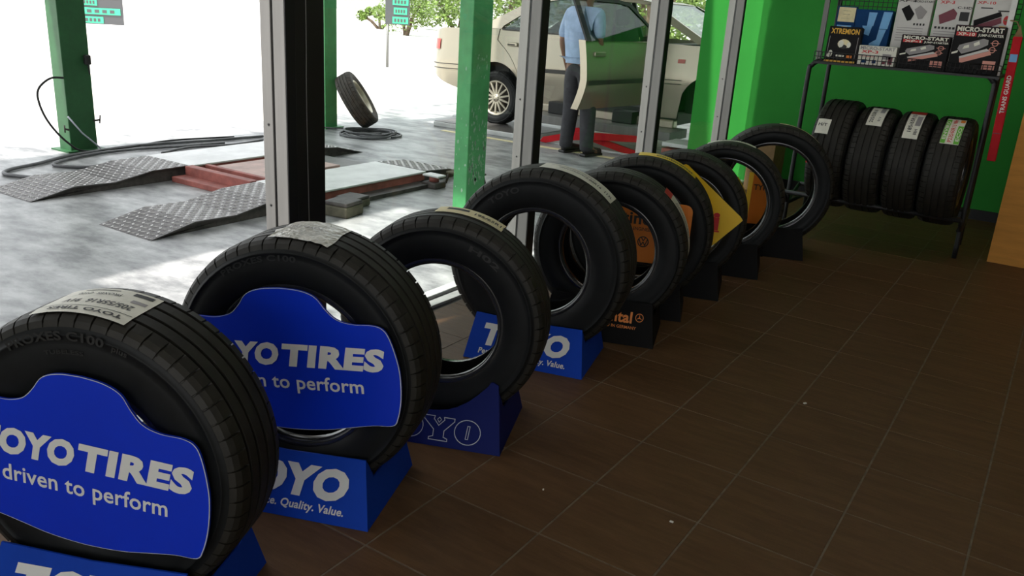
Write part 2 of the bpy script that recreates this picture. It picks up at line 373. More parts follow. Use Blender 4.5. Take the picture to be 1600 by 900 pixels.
for k, (x, y, s, h) in enumerate(((-3.98, 4.07, .1, .1), (-4.11, 4.30, .09, .075))):
    t = empty('wheel_chock', (x, y, ZF), .15); tag(t, ('dark wooden wheel block on the floor right of the black pillar', 'smaller flat wooden block against the lift behind the black pillar')[k], 'block')
    MB().box(-s, s, -s, s, 0, h*.75, .012).build('body', 'wood', t); MB().box(-s*.96, s*.96, -s*.96, s*.96, h*.75, h, .008).build('top_board', 'steelside', t)
# small tool trestle by the exit ramp
t = empty('tool_trestle', (-4.02, 5.52, ZF)); tag(t, 'small cluttered iron trestle at the end of the near runway', 'trestle')
MB().box(-.14, .14, -.09, .09, .085, .10, .004).build('top', 'wood', t)
for sx in (-1, 1):
    for sy_ in (-1, 1): MB().tube([(sx*.12, sy_*.07, .085), (sx*.14, sy_*.085, 0)], .009, 6).build('leg', 'steelside', t)
t = empty('jack_head', (-4.12, 5.23, ZF)); tag(t, 'stubby greasy jack post beside the near runway end', 'jack')
MB().box(-.07, .07, -.07, .07, 0, .05, .01).build('base', 'steelside', t); MB().tube([(0, 0, .05), (0, 0, .09)], .04, 12).build('ram', 'redlead', t)
MB().box(-.08, .08, -.05, .05, .09, .105, .004).build('saddle', 'topsteel', t)

# hoses
def hose(pts, r, label, mt='hose'):
    return tag(MB().tube(spline(pts, 7), r, 7).build('air_hose', mt), label, 'hose')
z = ZF+.015
hose([(-5.86, 3.47, z+.03), (-6.05, 3.28, z), (-6.40, 3.10, z), (-6.56, 3.20, z), (-6.65, 3.45, z), (-6.83, 3.85, z), (-6.93, 4.5, z), (-6.80, 5.2, z), (-6.72, 5.75, z)], .014, 'thick grey air hose looping in front of the far ramp')
hose([(-6.18, 3.85, z+.02), (-6.32, 3.66, z), (-6.52, 3.52, z), (-6.66, 3.66, z), (-6.78, 4.0, z), (-6.78, 4.4, z), (-6.68, 4.8, z), (-6.62, 5.2, z)], .013, 'grey air hose with a tight bend behind the far ramp')
hose([(-7.0, 3.93, .44), (-7.0, 3.82, .44), (-6.99, 3.71, .36), (-6.98, 3.70, .24), (-6.97, 3.76, .08), (-6.95, 3.88, -.08), (-6.93, 4.02, -.165), (-6.9, 4.4, z), (-7.0, 4.9, z), (-6.85, 5.5, z)], .009, 'black hose bowed out from the dark green post', 'carblack')
hose([(-6.5, 4.45, z), (-6.60, 4.8, z), (-6.5, 5.2, z), (-6.55, 5.6, z)], .012, 'short grey hose lying along the far runway')
coil = []
for k in range(150):
    a = 2*pi*k/30; r = .30+.045*sin(k*.37)-.015*(k//30)
    coil.append((-6.22+r*cos(a), 6.77+r*.92*sin(a), ZF+.012+.009*(k//30)+.004*sin(a*2)))
tag(MB().tube(coil, .011, 6).build('coiled_hose', 'hose'), 'grey hose wound in a flat coil below the leaning wheel', 'hose')
hose([(-6.83, 6.66, ZF+.02), (-6.72, 6.75, ZF+.012), (-6.6, 6.9, ZF+.012), (-6.45, 7.05, ZF+.02)], .008, 'thin hose running from the post to the coil')

# ------------------------------------------------------------------ tyre builder
def tyre_profile(R, w, rb):
    h = w/2; S = R-rb
    front = [(-.60*h, rb-.002), (-.80*h, rb-.001), (-.87*h, rb+.008), (-.855*h, rb+.016), (-.90*h, rb+.022), (-.97*h, rb+S*.32), (-1.0*h, rb+S*.48), (-.995*h, rb+S*.62), (-.975*h, rb+S*.72), (-.985*h, rb+S*.725), (-.983*h, rb+S*.75), (-.965*h, rb+S*.755), (-.945*h, R-.026)]
    tread = [(-.945*h, R-.026), (-.90*h, R-.014), (-.80*h, R-.006), (-.62*h, R-.002)]
    for g in (-.53, -.18, .18, .53):
        b = R-.0015*abs(g); gw = .045
        tread += [((g-gw)*h, b), ((g-gw*.8)*h, b-.007), ((g+gw*.8)*h, b-.007), ((g+gw)*h, b)]
    tread += [(.62*h, R-.002), (.80*h, R-.006), (.90*h, R-.014), (.945*h, R-.026)]
    back = [(-o, r) for o, r in front[::-1]]
    inner = [(.60*h, rb-.002), (.62*h, rb+.01), (.80*h, rb+S*.3), (.85*h, rb+S*.55), (.78*h, R-.03), (0, R-.018), (-.78*h, R-.03), (-.85*h, rb+S*.55), (-.80*h, rb+S*.3), (-.62*h, rb+.01), (-.60*h, rb-.002)]
    return front, tread, back, inner
def revolve(prof, n, R, z0, sipe=None):
    mb = MB(); vs = []; fs = []; angs = []
    if sipe:
        for k in range(sipe):
            p = 2*pi/sipe; angs += [(k*p, 0), (k*p+p*.45, 0), (k*p+p*.88, 0), (k*p+p*.90, 1), (k*p+p*.98, 1)]
    else: angs = [(2*pi*k/n, 0) for k in range(n)]
    m_ = len(prof); N = len(angs)
    for ia, (a, d) in enumerate(angs):
        for ip, (o, r) in enumerate(prof):
            rr = r
            if d and (ip <= 3 or ip >= m_-4): rr = r-(.004 if ip in (0, m_-1) else .006)
            aa = a+(.35*p*(o/.1) if False else 0)
            vs.append((rr*sin(aa), o, z0+rr*cos(aa)))
    for i in range(N):
        j = (i+1) % N
        fs += [(i*m_+k, j*m_+k, j*m_+k+1, i*m_+k+1) for k in range(m_-1)]
    return mb.add(vs, fs, True)
def flat_groove(mb, prof): return mb
def tyre(loc, R, wd, rb, yaw, label, group, name='tyre', rot=None, mt=('tread', 'rubber', 'liner'), pitches=64):
    t = empty(name, (loc[0], loc[1], loc[2]-R) if rot is None else loc, yaw, rot); tag(t, label, 'tyre', group)
    zc = R if rot is None else 0
    fr, td, bk, inn = tyre_profile(R, wd, rb)
    tr = revolve(td, 0, R, zc, pitches); tr.sm = [False]*len(tr.f); tr.build('tread', mt[0], t)
    revolve(fr[3:], 72, R, zc).build('sidewall', mt[1], t); revolve(bk[:-3], 72, R, zc).build('sidewall', mt[1], t)
    revolve(fr[:4], 72, R, zc).build('bead', 'bead' if mt[1] == 'rubber' else mt[1], t); revolve(bk[-4:], 72, R, zc).build('bead', 'bead' if mt[1] == 'rubber' else mt[1], t)
    revolve(inn, 48, R, zc).build('inner_liner', mt[2], t)
    return t, zc
def on_tread(R, zc, phi, o, lift=.0):
    r = R+lift-.005*max(0, abs(o)-.06)/.03
    return (r*sin(phi), o, zc+r*cos(phi))
def label_patch(t, R, zc, p0, p1, o0, o1, mt, name='label', wav=0, lift=.0015):
    mb = MB(); n = max(6, int(abs(p1-p0)*24)); vs = []; k = 5; rnd = random.Random(5)
    for i in range(n+1):
        for j in range(k+1):
            ph = p0+(p1-p0)*i/n; o = o0+(o1-o0)*j/k
            ph += rnd.uniform(-wav, wav)*.6; o += rnd.uniform(-wav, wav)*.08
            vs.append(on_tread(R, zc, ph, o, lift+rnd.uniform(0, wav)*.08))
    fs = [(i*(k+1)+j, i*(k+1)+j+1, (i+1)*(k+1)+j+1, (i+1)*(k+1)+j) for i in range(n) for j in range(k)]
    return mb.add(vs, fs, wav == 0).build(name, mt, t)
def label_text(lab, R, zc, pc, oc, body, width, cap, mt='ink', flip=False, along=True, bold=.01, lift=.0024):
    """lettering bent over the tread; along: reading direction follows the circumference"""
    sg = -1 if flip else 1
    if along: fn = lambda u, v: on_tread(R, zc, pc+sg*u/R, oc+sg*(v-cap/2), lift)
    else: fn = lambda u, v: on_tread(R, zc, pc-sg*(v-cap/2)/R, oc+sg*u, lift)
    return text(MB(), body, width, cap, fn, bold).build('lettering', mt, lab, fix=False)
def label_bar(lab, R, zc, p0, p1, o0, o1, mt, lift=.0022): return label_patch(lab, R, zc, p0, p1, o0, o1, mt, 'printed_band', lift=lift)

TY = {1: (-1.449, .85, .355, .311, .193, .155, .406), 2: (-1.478, 1.394, .367, .329, .208, .198, .364), 3: (-1.434, 1.896, .35, .313, .171, .177, .375),
      4: (-1.499, 2.554, .371, .337, .203, .187, .248), 5: (-1.432, 2.971, .35, .306, .194, .184, .324), 6: (-1.463, 3.304, .358, .314, .207, .2, .353),
      7: (-1.443, 3.723, .348, .302, .205, .2, .301), 8: (-1.406, 4.194, .351, .3, .203, .214, .274), 9: (-1.332, 4.722, .372, .333, .207, .23, .321)}
LBL = {1: 'front-most black tyre with a size sticker and raised sidewall lettering', 2: 'second black tyre in the row, crumpled film sticker on top, blue board inside',
       3: 'slim open black tyre on the dark navy stand, yellowish sticker on its tread', 4: 'large open black tyre with a long white sticker, on the blue stand',
       5: 'black tyre on the black stand with a red and white sticker', 6: 'black tyre holding the orange board, long yellow sticker on top',
       7: 'black tyre behind the yellow diamond board, short yellow tag', 8: 'black tyre with a white strip on top, second from the far end of the row',
       9: 'last black tyre of the floor row, next to the rack'}
TT = {}
for k, (x, y, z, R, wd, rb, yw) in TY.items():
    TT[k] = tyre((x, y, z), R, wd, rb, yw, LBL[k], 'display tyres standing in a row on the floor', pitches={3: 50, 4: 54}.get(k, 56))
def lab(k, *a, **kw): return label_patch(TT[k][0], TY[k][3], TT[k][1], *a, **kw)
def lt(l, k, *a, **kw): return label_text(l, TY[k][3], TT[k][1], *a, **kw)
def lb(l, k, *a): return label_bar(l, TY[k][3], TT[k][1], *a)
# tyre 1: white size sticker, read from the far side
l = lab(1, -.34, .29, -.078, .05, 'paper'); lt(l, 1, 0, -.062, 'TOYO TIRES', .15, .011, flip=True, bold=.03); lt(l, 1, .0, -.022, '205/55R16  91V', .14, .018, flip=True, bold=.02)
lt(l, 1, -.08, .02, 'PROXES  C100', .09, .011, flip=True); lb(l, 1, .16, .26, .0, .012, 'greyprint'); lb(l, 1, -.33, .28, -.049, -.0475, 'ink'); lb(l, 1, .12, .25, .03, .042, 'ink'); lb(l, 1, -.22, .02, .038, .041, 'ink')
l = lab(2, -.20, .27, -.085, .065, 'foil', wav=.035); lt(l, 2, -.03, .0, 'TOYO TIRES', .1, .014, 'greyprint', flip=True, bold=.02, lift=.0055)
l = lab(3, -.14, .52, -.004, .068, 'cream'); lt(l, 3, .38, .03, '195/65R15', .1, .02, bold=.02); lb(l, 3, -.05, .16, .03, .05, 'ink')
l = lab(4, -.08, .78, -.038, .055, 'paper'); lt(l, 4, .58, .005, '7.00R16  113L', .12, .02, bold=.02); lt(l, 4, .25, .01, 'OPEN COUNTRY', .1, .013); lb(l, 4, 0, .5, .032, .035, 'ink')
l = lab(5, .66, 1.56, -.03, .07, 'paper'); lb(l, 5, .66, .78, -.03, .07, 'redink'); lt(l, 5, 1.12, .01, 'ContiComfort', .15, .024, bold=.02); lb(l, 5, .86, 1.5, -.016, -.012, 'ink')
l = lab(6, -.12, .72, -.025, .085, 'yellow'); lt(l, 6, .38, .02, 'Continental', .17, .03, bold=.03)
l = lab(7, .86, 1.18, .012, .078, 'yellow'); lt(l, 7, 1.02, .045, '195 65', .06, .02, bold=.02); l = lab(7, .56, .84, .06, .085, 'cream')
l = lab(8, -.42, .4, .01, .085, 'paper'); lt(l, 8, 0, .045, '175/70R13', .13, .022, bold=.02)
l = lab(9, .0, .74, .03, .088, 'cream'); lt(l, 9, .4, .06, '225/45R17', .13, .02, bold=.02)
# raised sidewall lettering on tyre 1 and 2
def side_text(k, body, pc, r0, cap, width):
    t, zc = TT[k]; R, wd, rb = TY[k][3:6]; h = wd/2
    def fn(u, v):
        r = r0+v; a = pc+u/r0; fr = (r-rb)/(R-rb); o = -h*(1.012 if fr > .45 else 1.0)-.0008
        return (r*sin(a), o, zc+r*cos(a))
    text(MB(), body, width, cap, fn, .03).build('raised_lettering', 'rubber_letter', t, fix=False)
side_text(1, 'PROXES C100', -.16, .262, .017, .2); side_text(1, 'plus', .34, .263, .011, .03); side_text(1, 'TUBELESS', -.1, .235, .008, .08)
side_text(2, 'PROXES C100', -.3, .276, .014, .2); side_text(3, 'H02', .55, .245, .016, .1); side_text(4, 'TOYO', -.5, .262, .02, .12)

# ------------------------------------------------------------------ tyre stands
def stand(k, kind, label, back=.16):
    if k in (5, 6): back = .135
    x, y, z, R, wd, rb, yw = TY[k]
    t = empty('tyre_stand', (x, y, 0), yw); tag(t, label, 'stand', 'tyre display stands')
    mt = {'b': 'bluestand', 'n': 'navystand', 'k': 'blackstand'}[kind]
    ZT = .165; ht, hb = .20, .226; yf0, yf1 = (-.172 if k not in (6,) else -.15), -wd/2-.018    # bottom / top of the sloped front
    def fr(a, b, d): return (a, yf0+(yf1-yf0)*b/ZT+d, b)
    if kind == 'n':
        top = [(ht-.022, .192), (ht-.03, .19)]+[(.165-.165*q/6+.0, .095+.085*(1-q/6)**2.2) for q in range(0, 7)]
        half = [(hb, .001), (ht-.005, .185)]+top
    else: half = [(hb, .001), (ht, ZT), (0, ZT-.006)]
    poly = half+[(-a, b) for a, b in half[::-1] if a > 1e-4]
    MB().prism(poly, fr, 0, .004).build('front_panel', mt, t)
    zc = z
    def notch(a): return zc-math.sqrt(max(0, (R+.002)**2-a*a))
    for s in (-1, 1):
        sp = [(yf0+.005, .001), (yf1+.004, ZT-.004), (-wd/2-.004, ZT-.02), (-wd/2+.012, ZT-.06), (wd/2-.012, ZT-.06), (wd/2+.004, ZT-.02), (wd/2+.02, ZT-.005), (back, .001)]
        MB().prism(sp, lambda p, q, d, s=s: (s*(hb-(hb-ht)*q/ZT-d), p, q), 0, .004).build('side_panel', mt, t)
    br = MB()
    bp = [(hb, .001), (ht, ZT-.01), (-ht, ZT-.01), (-hb, .001)]
    br.prism(bp, lambda a, b, d: (a, back-(back-wd/2-.022)*b/ZT+d, b), -.004, 0).build('back_panel', mt, t)
    cr = MB()      # curved cradle under the tyre
    N = 12; a0 = .15
    up = [(a0*(2*q/N-1)) for q in range(N+1)]
    poly = [(a, notch(a)-.002) for a in up]+[(a0, .002), (-a0, .002)]
    for d0 in (-.06, .05): cr.prism(poly, lambda a, b, d: (a, d, b), d0, d0+.008)
    cr.build('cradle', mt, t)
    sl = (yf1-yf0)/ZT
    pr = MB()
    f = lambda u, v: (u, yf0+sl*v-.0012, v)
    if kind == 'b':
        text(pr, 'TOYO', .33, .068, lambda u, v: f(u, v+.062), .06, .22); pr.build('logo_lettering', 'white', t, fix=False)
        text(MB(), 'Performance. Quality. Value.', .33, .019, lambda u, v: f(u-.005, v+.026), .025, .18).build('slogan_lettering', 'white', t, fix=False)
    elif kind == 'n':
        # outlined slab letters
        def ring(cx, cz, rx, rz, th, n=28):
            mb = pr; vs = []
            for q in range(n):
                a = 2*pi*q/n
                vs += [f(cx+rx*cos(a), cz+rz*sin(a)), f(cx+(rx-th)*cos(a), cz+(rz-th)*sin(a))]
            mb.add(vs, [(2*q, 2*q+1, (2*q+3) % (2*n), (2*q+2) % (2*n)) for q in range(n)])
        def path(pts, th=.0022):
            for (a, b), (c, d) in zip(pts, pts[1:]+pts[:1]):
                v = Vector((c-a, d-b)); n_ = Vector((-v.y, v.x)).normalized()*th/2; e = v.normalized()*th/2
                pr.quad(f(a+n_.x-e.x, b+n_.y-e.y), f(a-n_.x-e.x, b-n_.y-e.y), f(c-n_.x+e.x, d-n_.y+e.y), f(c+n_.x+e.x, d+n_.y+e.y))
        for cx in (-.052, .122): ring(cx, .05, .04, .034, .0022); path([(cx-.004, .032), (cx+.003, .032), (cx+.006, .067), (cx-.001, .067)], .002)
        path([(-.17, .084), (-.098, .082), (-.1, .063), (-.112, .066), (-.12, .07), (-.12, .03), (-.108, .026), (-.108, .018), (-.152, .018), (-.152, .026), (-.142, .03), (-.142, .07), (-.158, .064), (-.168, .066)])
        path([(-.012, .082), (.02, .082), (.018, .074), (.034, .058), (.05, .074), (.048, .081), (.08, .081), (.08, .073), (.052, .045), (.052, .028), (.064, .024), (.064, .018), (.008, .018), (.008, .024), (.02, .028), (.02, .046), (-.012, .073)])
        path([(.034, .08), (.04, .074), (.034, .066), (.028, .074)], .0018)
        pr.build('logo_lettering', 'edge', t, fix=False)
    elif k == 5:
        text(pr, 'Continental', .28, .04, lambda u, v: f(u-.01, v+.085), .03).build('logo_lettering', 'orange', t, fix=False)
        text(MB(), 'ENGINEERED IN GERMANY', .2, .011, lambda u, v: f(u+.05, v+.062), .01).build('slogan_lettering', 'orange', t, fix=False)
        em = MB(); n = 24; cx, cz = .158, .108
        for r0, r1 in ((.016, .0135),):
            vs = []
            for q in range(n): a = 2*pi*q/n; vs += [f(cx+r0*cos(a), cz+r0*sin(a)), f(cx+r1*cos(a), cz+r1*sin(a))]
            em.add(vs, [(2*q, 2*q+1, (2*q+3) % (2*n), (2*q+2) % (2*n)) for q in range(n)])
        for q in range(3):
            a = pi/2+2*pi*q/3; b = a+pi/2; r = .0022
            em.quad(f(cx+r*cos(b), cz+r*sin(b)), f(cx-r*cos(b), cz-r*sin(b)), f(cx+.014*cos(a), cz+.014*sin(a)))
        em.build('round_emblem', 'orange', t, fix=False)
    return t
stand(1, 'b', 'bright blue tyre stand under the front-most tyre, white lettering cut by the frame')
stand(2, 'b', 'bright blue tyre stand with white lettering under the second tyre')
stand(3, 'n', 'navy tyre stand with thin outlined letters under the slim tyre')
stand(4, 'b', 'bright blue tyre stand under the large tyre with the long white sticker')
stand(5, 'k', 'black tyre stand with orange lettering and a round emblem')
for k, s in ((6, 'the orange board'), (7, 'the yellow diamond board'), (8, 'the white-striped tyre'), (9, 'the last tyre of the row')):
    stand(k, 'k', 'plain black tyre stand below '+s)

# ------------------------------------------------------------------ boards set into tyres
def smooth_poly(half, n=5):
    P = spline([(a, 0, b) for a, b in half], n); P = [(p.x, p.z) for p in P]
    return P+[(-a, b) for a, b in P[::-1][1:-1]]
HALF = [(0, .215), (.05, .211), (.088, .197), (.112, .168), (.137, .146), (.175, .136), (.225, .136), (.252, .127), (.268, .10), (.283, .045), (.287, 0), (.284, -.05), (.274, -.092), (.26, -.112), (.21, -.116), (.15, -.126), (.10, -.135), (.05, -.14), (0, -.142)]
def toyo_board(k, sc, roll, label, cz, sz):
    x, y, z, R, wd, rb, yw = TY[k]
    yb = -wd/2-.012
    t = empty('advert_board', (x, y, 0), yw); tag(t, label, 'sign', 'blue advert boards set in tyres')
    cr_, sr_ = cos(roll), sin(roll)
    def fn(a, b, d): a, b = a*sc, b*sz; return (a*cr_-b*sr_, yb+d, cz+a*sr_+b*cr_)
    pl = smooth_poly(HALF)
    MB().prism(pl, fn, -.0045, 0).build('panel', 'blue', t)
    rim = MB(); n = len(pl)
    for i in range(n):
        (a, b), (c, d) = pl[i], pl[(i+1) % n]
        rim.quad(fn(a, b, -.005), fn(c, d, -.005), fn(c*.992, d*.992, -.005), fn(a*.992, b*.992, -.005))
    rim.build('pale_edge', 'edge', t, fix=False)
    f = lambda u, v: fn(u, v, -.0058)
    text(MB(), 'TOYO', .225, .05, lambda u, v: f(u-.132, v+.026), .06, .2).build('logo_lettering', 'white', t, fix=False)
    text(MB(), 'TIRES', .262, .05, lambda u, v: f(u+.118, v+.026), .055, .2).build('logo_lettering', 'white', t, fix=False)
    text(MB(), 'driven to perform', .385, .034, lambda u, v: f(u-.0, v-.034), .016, 0).build('slogan_lettering', 'white', t, fix=False)
toyo_board(1, .895, -.078, 'blue shaped board with white lettering in the front-most tyre', .337, 1.02)
toyo_board(2, 1.0, .085, 'blue shaped board with white lettering in the second tyre', .363, 1.02)

x, y, z, R, wd, rb, yw = TY[6]
t = empty('advert_board', (x, y, 0), yw); tag(t, 'orange board with black lettering and a round car emblem', 'sign')
yb = -wd/2-.01
rp = []
for cx, cz, a0 in ((.187, .47, 0), (-.187, .47, pi/2), (-.187, .265, pi), (.187, .265, 1.5*pi)):
    for q in range(5): a = a0+q*pi/8; rp.append((cx+.03*cos(a), cz+.03*sin(a)))
MB().prism(rp, lambda a, b, d: (a, yb+d, b), -.004, 0).build('panel', 'orange', t)
f = lambda u, v: (u, yb-.0055, v)
text(MB(), 'Continental', .36, .05, lambda u, v: f(u-.018, v+.40), .025).build('logo_lettering', 'ink', t, fix=False)
text(MB(), 'ENGINEERED IN GERMANY', .22, .014, lambda u, v: f(u+.09, v+.372), .012).build('slogan_lettering', 'ink', t, fix=False)
em = MB(); n = 28
def ringf(em, cx, cz, r0, r1):
    vs = []
    for q in range(n): a = 2*pi*q/n; vs += [f(cx+r0*cos(a), cz+r0*sin(a)), f(cx+r1*cos(a), cz+r1*sin(a))]
    em.add(vs, [(2*q, 2*q+1, (2*q+3) % (2*n), (2*q+2) % (2*n)) for q in range(n)])
for cx in (.028, .105): ringf(em, cx, .325, .024, .0195)
def bar(em, a, b, th):
    v = Vector((b[0]-a[0], b[1]-a[1])); n_ = Vector((-v.y, v.x)).normalized()*th/2
    em.quad(f(a[0]+n_.x, a[1]+n_.y), f(a[0]-n_.x, a[1]-n_.y), f(b[0]-n_.x, b[1]-n_.y), f(b[0]+n_.x, b[1]+n_.y))
for a, b in (((-.008, .018), (0, .004)), ((.008, .018), (0, .004)), ((-.017, .01), (-.008, -.016)), ((-.008, -.016), (0, .0)), ((0, .0), (.008, -.016)), ((.008, -.016), (.017, .01))):
    bar(em, (.028+a[0], .325+a[1]), (.028+b[0], .325+b[1]), .0042)
for q in range(3): a = pi/2+2*pi*q/3; bar(em, (.105, .325), (.105+.02*cos(a), .325+.02*sin(a)), .004)
em.build('round_emblem', 'ink', t, fix=False)

x, y, z, R, wd, rb, yw = TY[7]
t = empty('advert_board', (x, y, 0), yw); tag(t, 'yellow diamond-shaped board with red lettering', 'sign'); yb = -wd/2-.012
dp = [(.27, .395), (.282, .38), (.27, .365), (.012, .075), (0, .07), (-.012, .075), (-.27, .365), (-.282, .38), (-.27, .395), (-.012, .6), (0, .605), (.012, .6)]
MB().prism(dp, lambda a, b, d: (a, yb+d, b), -.004, 0).build('panel', 'yellowboard', t)
f = lambda u, v: (u, yb-.0055, v)
text(MB(), 'Pirelli', .34, .078, lambda u, v: f(u+.01, v+.325), .05).build('logo_lettering', 'redink', t, fix=False)
MB().quad(f(.13, .318), f(.185, .318), f(.185, .312), f(.13, .312)).build('underline', 'redink', t, fix=False)

x, y, z, R, wd, rb, yw = TY[9]
t = empty('folded_display_card', (x, y, 0), yw); tag(t, 'folded yellow display card standing in front of the last tyre', 'card'); yb = -wd/2-.05
MB().prism([(-.12, .17), (.03, .17), (.03, .44), (-.12, .455)], lambda a, b, d: (a, yb+.25*(a+.12)+d, b), 0, .004).build('front_leaf', 'orange', t)
MB().prism([(-.124, .17), (-.10, .17), (-.10, .455), (-.124, .455)], lambda a, b, d: (a, yb-.004+d, b), -.012, 0).build('spine', 'yellowboard', t)
text(MB(), 'TYRE', .09, .03, lambda u, v: (u-.045, yb+.25*(u-.045+.12)-.002, v+.36), .02).build('lettering', 'ink', t, fix=False)
MB().prism([(-.10, .05), (.0, .05), (.0, .17), (-.10, .17)], lambda a, b, d: (a, yb+d+.02, b), 0, .006).build('foot', 'blackstand', t)
MB().box(-.11, .01, yb-.03, yb+.05, 0, .05).build('base', 'blackstand', t)

# ------------------------------------------------------------------ tyre rack against the back wall
rack = empty('tyre_rack', (-.9, 5.5, 0)); tag(rack, 'black tubular tyre rack with a wire merchandise shelf', 'rack')
def RK(mb): mb.v = [tuple(Vector(v)-Vector((-.9, 5.5, 0))) for v in mb.v]; return mb
XL, XR, YF, YB = -1.40, -.40, 5.39, 5.78
for xs, s in ((XL, 1), (XR, -1)):
    RK(MB().tube(spline([(xs, YF, 0), (xs, YF, .5), (xs, YF, .95), (xs+s*.012, YF, 1.0), (xs+s*.05, YF, 1.03), (xs+s*.12, YF, 1.03)], 5), .014, 8)).build('leg', 'blackmetal', rack)
    RK(MB().tube([(xs+s*.02, YB, 0), (xs+s*.02, YB, 1.75)], .014, 8)).build('leg', 'blackmetal', rack)
    RK(MB().tube([(xs+s*.01, YF, .16), (xs+s*.02, YB, .16)], .012, 8)).build('side_rail', 'blackmetal', rack)
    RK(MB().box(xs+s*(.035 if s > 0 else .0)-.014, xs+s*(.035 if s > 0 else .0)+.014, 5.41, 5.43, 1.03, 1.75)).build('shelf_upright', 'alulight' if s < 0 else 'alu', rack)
for yy in (5.27, 5.63): RK(MB().tube([(XL, yy, .243), (XR, yy, .243)], .014, 8)).tube if False else RK(MB().tube([(XL, yy, .243), (XR, yy, .243)], .014, 8)).build('tyre_rail', 'blackmetal', rack)
for xs in (XL, XR): RK(MB().tube([(xs, 5.27, .243), (xs, 5.39, .16), (xs, 5.63, .243)], .012, 8)).build('rail_bracket', 'blackmetal', rack)
RK(MB().box(-1.36, -.38, 5.30, 5.74, 1.018, 1.032)).build('shelf', 'blackmetal', rack)
def grid(name, fn, w_, h_, nx, nz, r):
    g = MB()
    for i in range(nx+1): g.tube([fn(w_*i/nx, 0), fn(w_*i/nx, h_)], r, 4)
    for j in range(nz+1): g.tube([fn(0, h_*j/nz), fn(w_, h_*j/nz)], r, 4)
    RK(g).build(name, 'blackmetal', rack)
grid('wire_lip', lambda a, b: (-1.36+a, 5.30, 1.032+b), .98, .055, 44, 2, .0022)
grid('wire_back', lambda a, b: (-1.36+a, 5.72, 1.032+b), .98, .6, 36, 22, .0022)

# goods on the shelf
def carton(name, x0, x1, z0, z1, y, d, mt, label, lean=.0, cat='box'):
    t = empty(name, ((x0+x1)/2, y, z0), 0, (-lean, 0, 0)); tag(t, label, cat, 'boxed goods on the rack shelf')
    w2 = (x1-x0)/2; h = z1-z0
    MB().box(-w2, w2, 0, d, 0, h, .003).build('carton', mt, t)
    f = lambda u, v: (u, -.0012, v)
    def art(mt, *polys, name='print', d=0):
        if len(polys) < 4:
            for p in polys: MB().add([(a*w2, -.0012-d, b*h) for a, b in p], [tuple(range(len(p)))]).build(name, mt, t, fix=False)
            return
        mb = MB()
        for p in polys: mb.add([(a*w2, -.0012-d, b*h) for a, b in p], [tuple(range(len(p)))])
        mb.build(name, mt, t, fix=False)['kind'] = 'stuff'
    def tx(body, u, v, wd, cap, mt, bold=.02, shear=0, d=.0008): text(MB(), body, wd*2*w2, cap*h, lambda a, b: (a+u*w2, -.0012-d, b+v*h), bold, shear).build('lettering', mt, t, fix=False)
    return t, art, tx
R4 = lambda a0, a1, b0, b1: [(a0, b0), (a1, b0), (a1, b1), (a0, b1)]
def blob(cx, cz, rx, rz, n=14, rot=0): return [(cx+rx*cos(2*pi*k/n)*cos(rot)-rz*sin(2*pi*k/n)*sin(rot), cz+rx*cos(2*pi*k/n)*sin(rot)+rz*sin(2*pi*k/n)*cos(rot)) for k in range(n)]
def ring4(cx, cz, r, asp, w_=.25, n=14):
    return [[(cx+r*cos(2*pi*k/n), cz+r*asp*sin(2*pi*k/n)), (cx+r*cos(2*pi*(k+1)/n), cz+r*asp*sin(2*pi*(k+1)/n)), (cx+r*(1-w_)*cos(2*pi*(k+1)/n), cz+r*asp*(1-w_)*sin(2*pi*(k+1)/n)), (cx+r*(1-w_)*cos(2*pi*k/n), cz+r*asp*(1-w_)*sin(2*pi*k/n))] for k in range(n)]
SH = 1.034
t, art, tx = carton('headlamp_box', -1.31, -1.125, SH, 1.236, 5.325, .05, 'boxblack', 'black box with yellow title and a machine picture at the shelf end', .12)
tx('XTREMION', .0, .80, .86, .14, 'gold', .03); art('gold', R4(-.96, .9, .0, .05)); art('greyprint', R4(-.88, -.85, .12, .72), R4(.84, .87, .12, .72), R4(-.88, .87, .11, .125))
art('cream', blob(.05, .52, .38, .13), d=.0004); art('paper', blob(-.12, .52, .16, .10), blob(.36, .50, .12, .08), blob(-.66, .24, .13, .09), blob(-.72, .18, .16, .05), R4(-.3, .2, .16, .21), d=.0008); art('orange', R4(.35, .68, .14, .21))
art('ink', blob(.05, .44, .22, .06), d=.0006)
t, art, tx = carton('paper_notice', -1.315, -1.205, SH+.0, 1.35, 5.47, .02, 'boxblue', 'cream notice card on a blue backing behind the black box', .05, 'card')
art('cream', R4(-.85, .9, .72, .98)); art('ink', R4(-.4, .4, .915, .92), R4(-.4, .35, .85, .857), R4(-.5, .3, .78, .787)); art('skyblue', R4(-.8, .7, .6, .66)); art('paper', R4(-.3, .3, .56, .64), d=.0006)
t, art, tx = carton('blue_box', -1.20, -1.0, SH, 1.338, 5.45, .08, 'boxblue', 'deep blue box with jagged light blue stripes', .05)
art('skyblue', [(-.3, .95), (.16, .95), (.05, .70), (-.3, .70)], [(-.55, .70), (-.0, .70), (-.1, .52), (-.4, .55)], [(.5, .97), (.98, .97), (.85, .66), (.4, .66)], [(.4, .65), (.8, .65), (.55, .3), (.0, .3), (.0, .38), (.35, .46)])
t, art, tx = carton('starter_box', -1.12, -.915, SH, 1.14, 5.32, .07, 'paper', 'small white box with red lettering beside the black box')
tx('MICRO-START', 0, .80, .92, .16, 'greyprint', .03); tx('XP-3', -.4, .62, .45, .14, 'redink', .03); art('greyprint', R4(.3, .75, .35, .62)); art('pinkprint', R4(-.9, -.1, .42, .45)); art('boxblue', R4(-.75, -.5, .1, .28), R4(-.2, .0, .1, .28)); art('maroon', R4(.3, .5, .1, .26), R4(.62, .85, .1, .5))
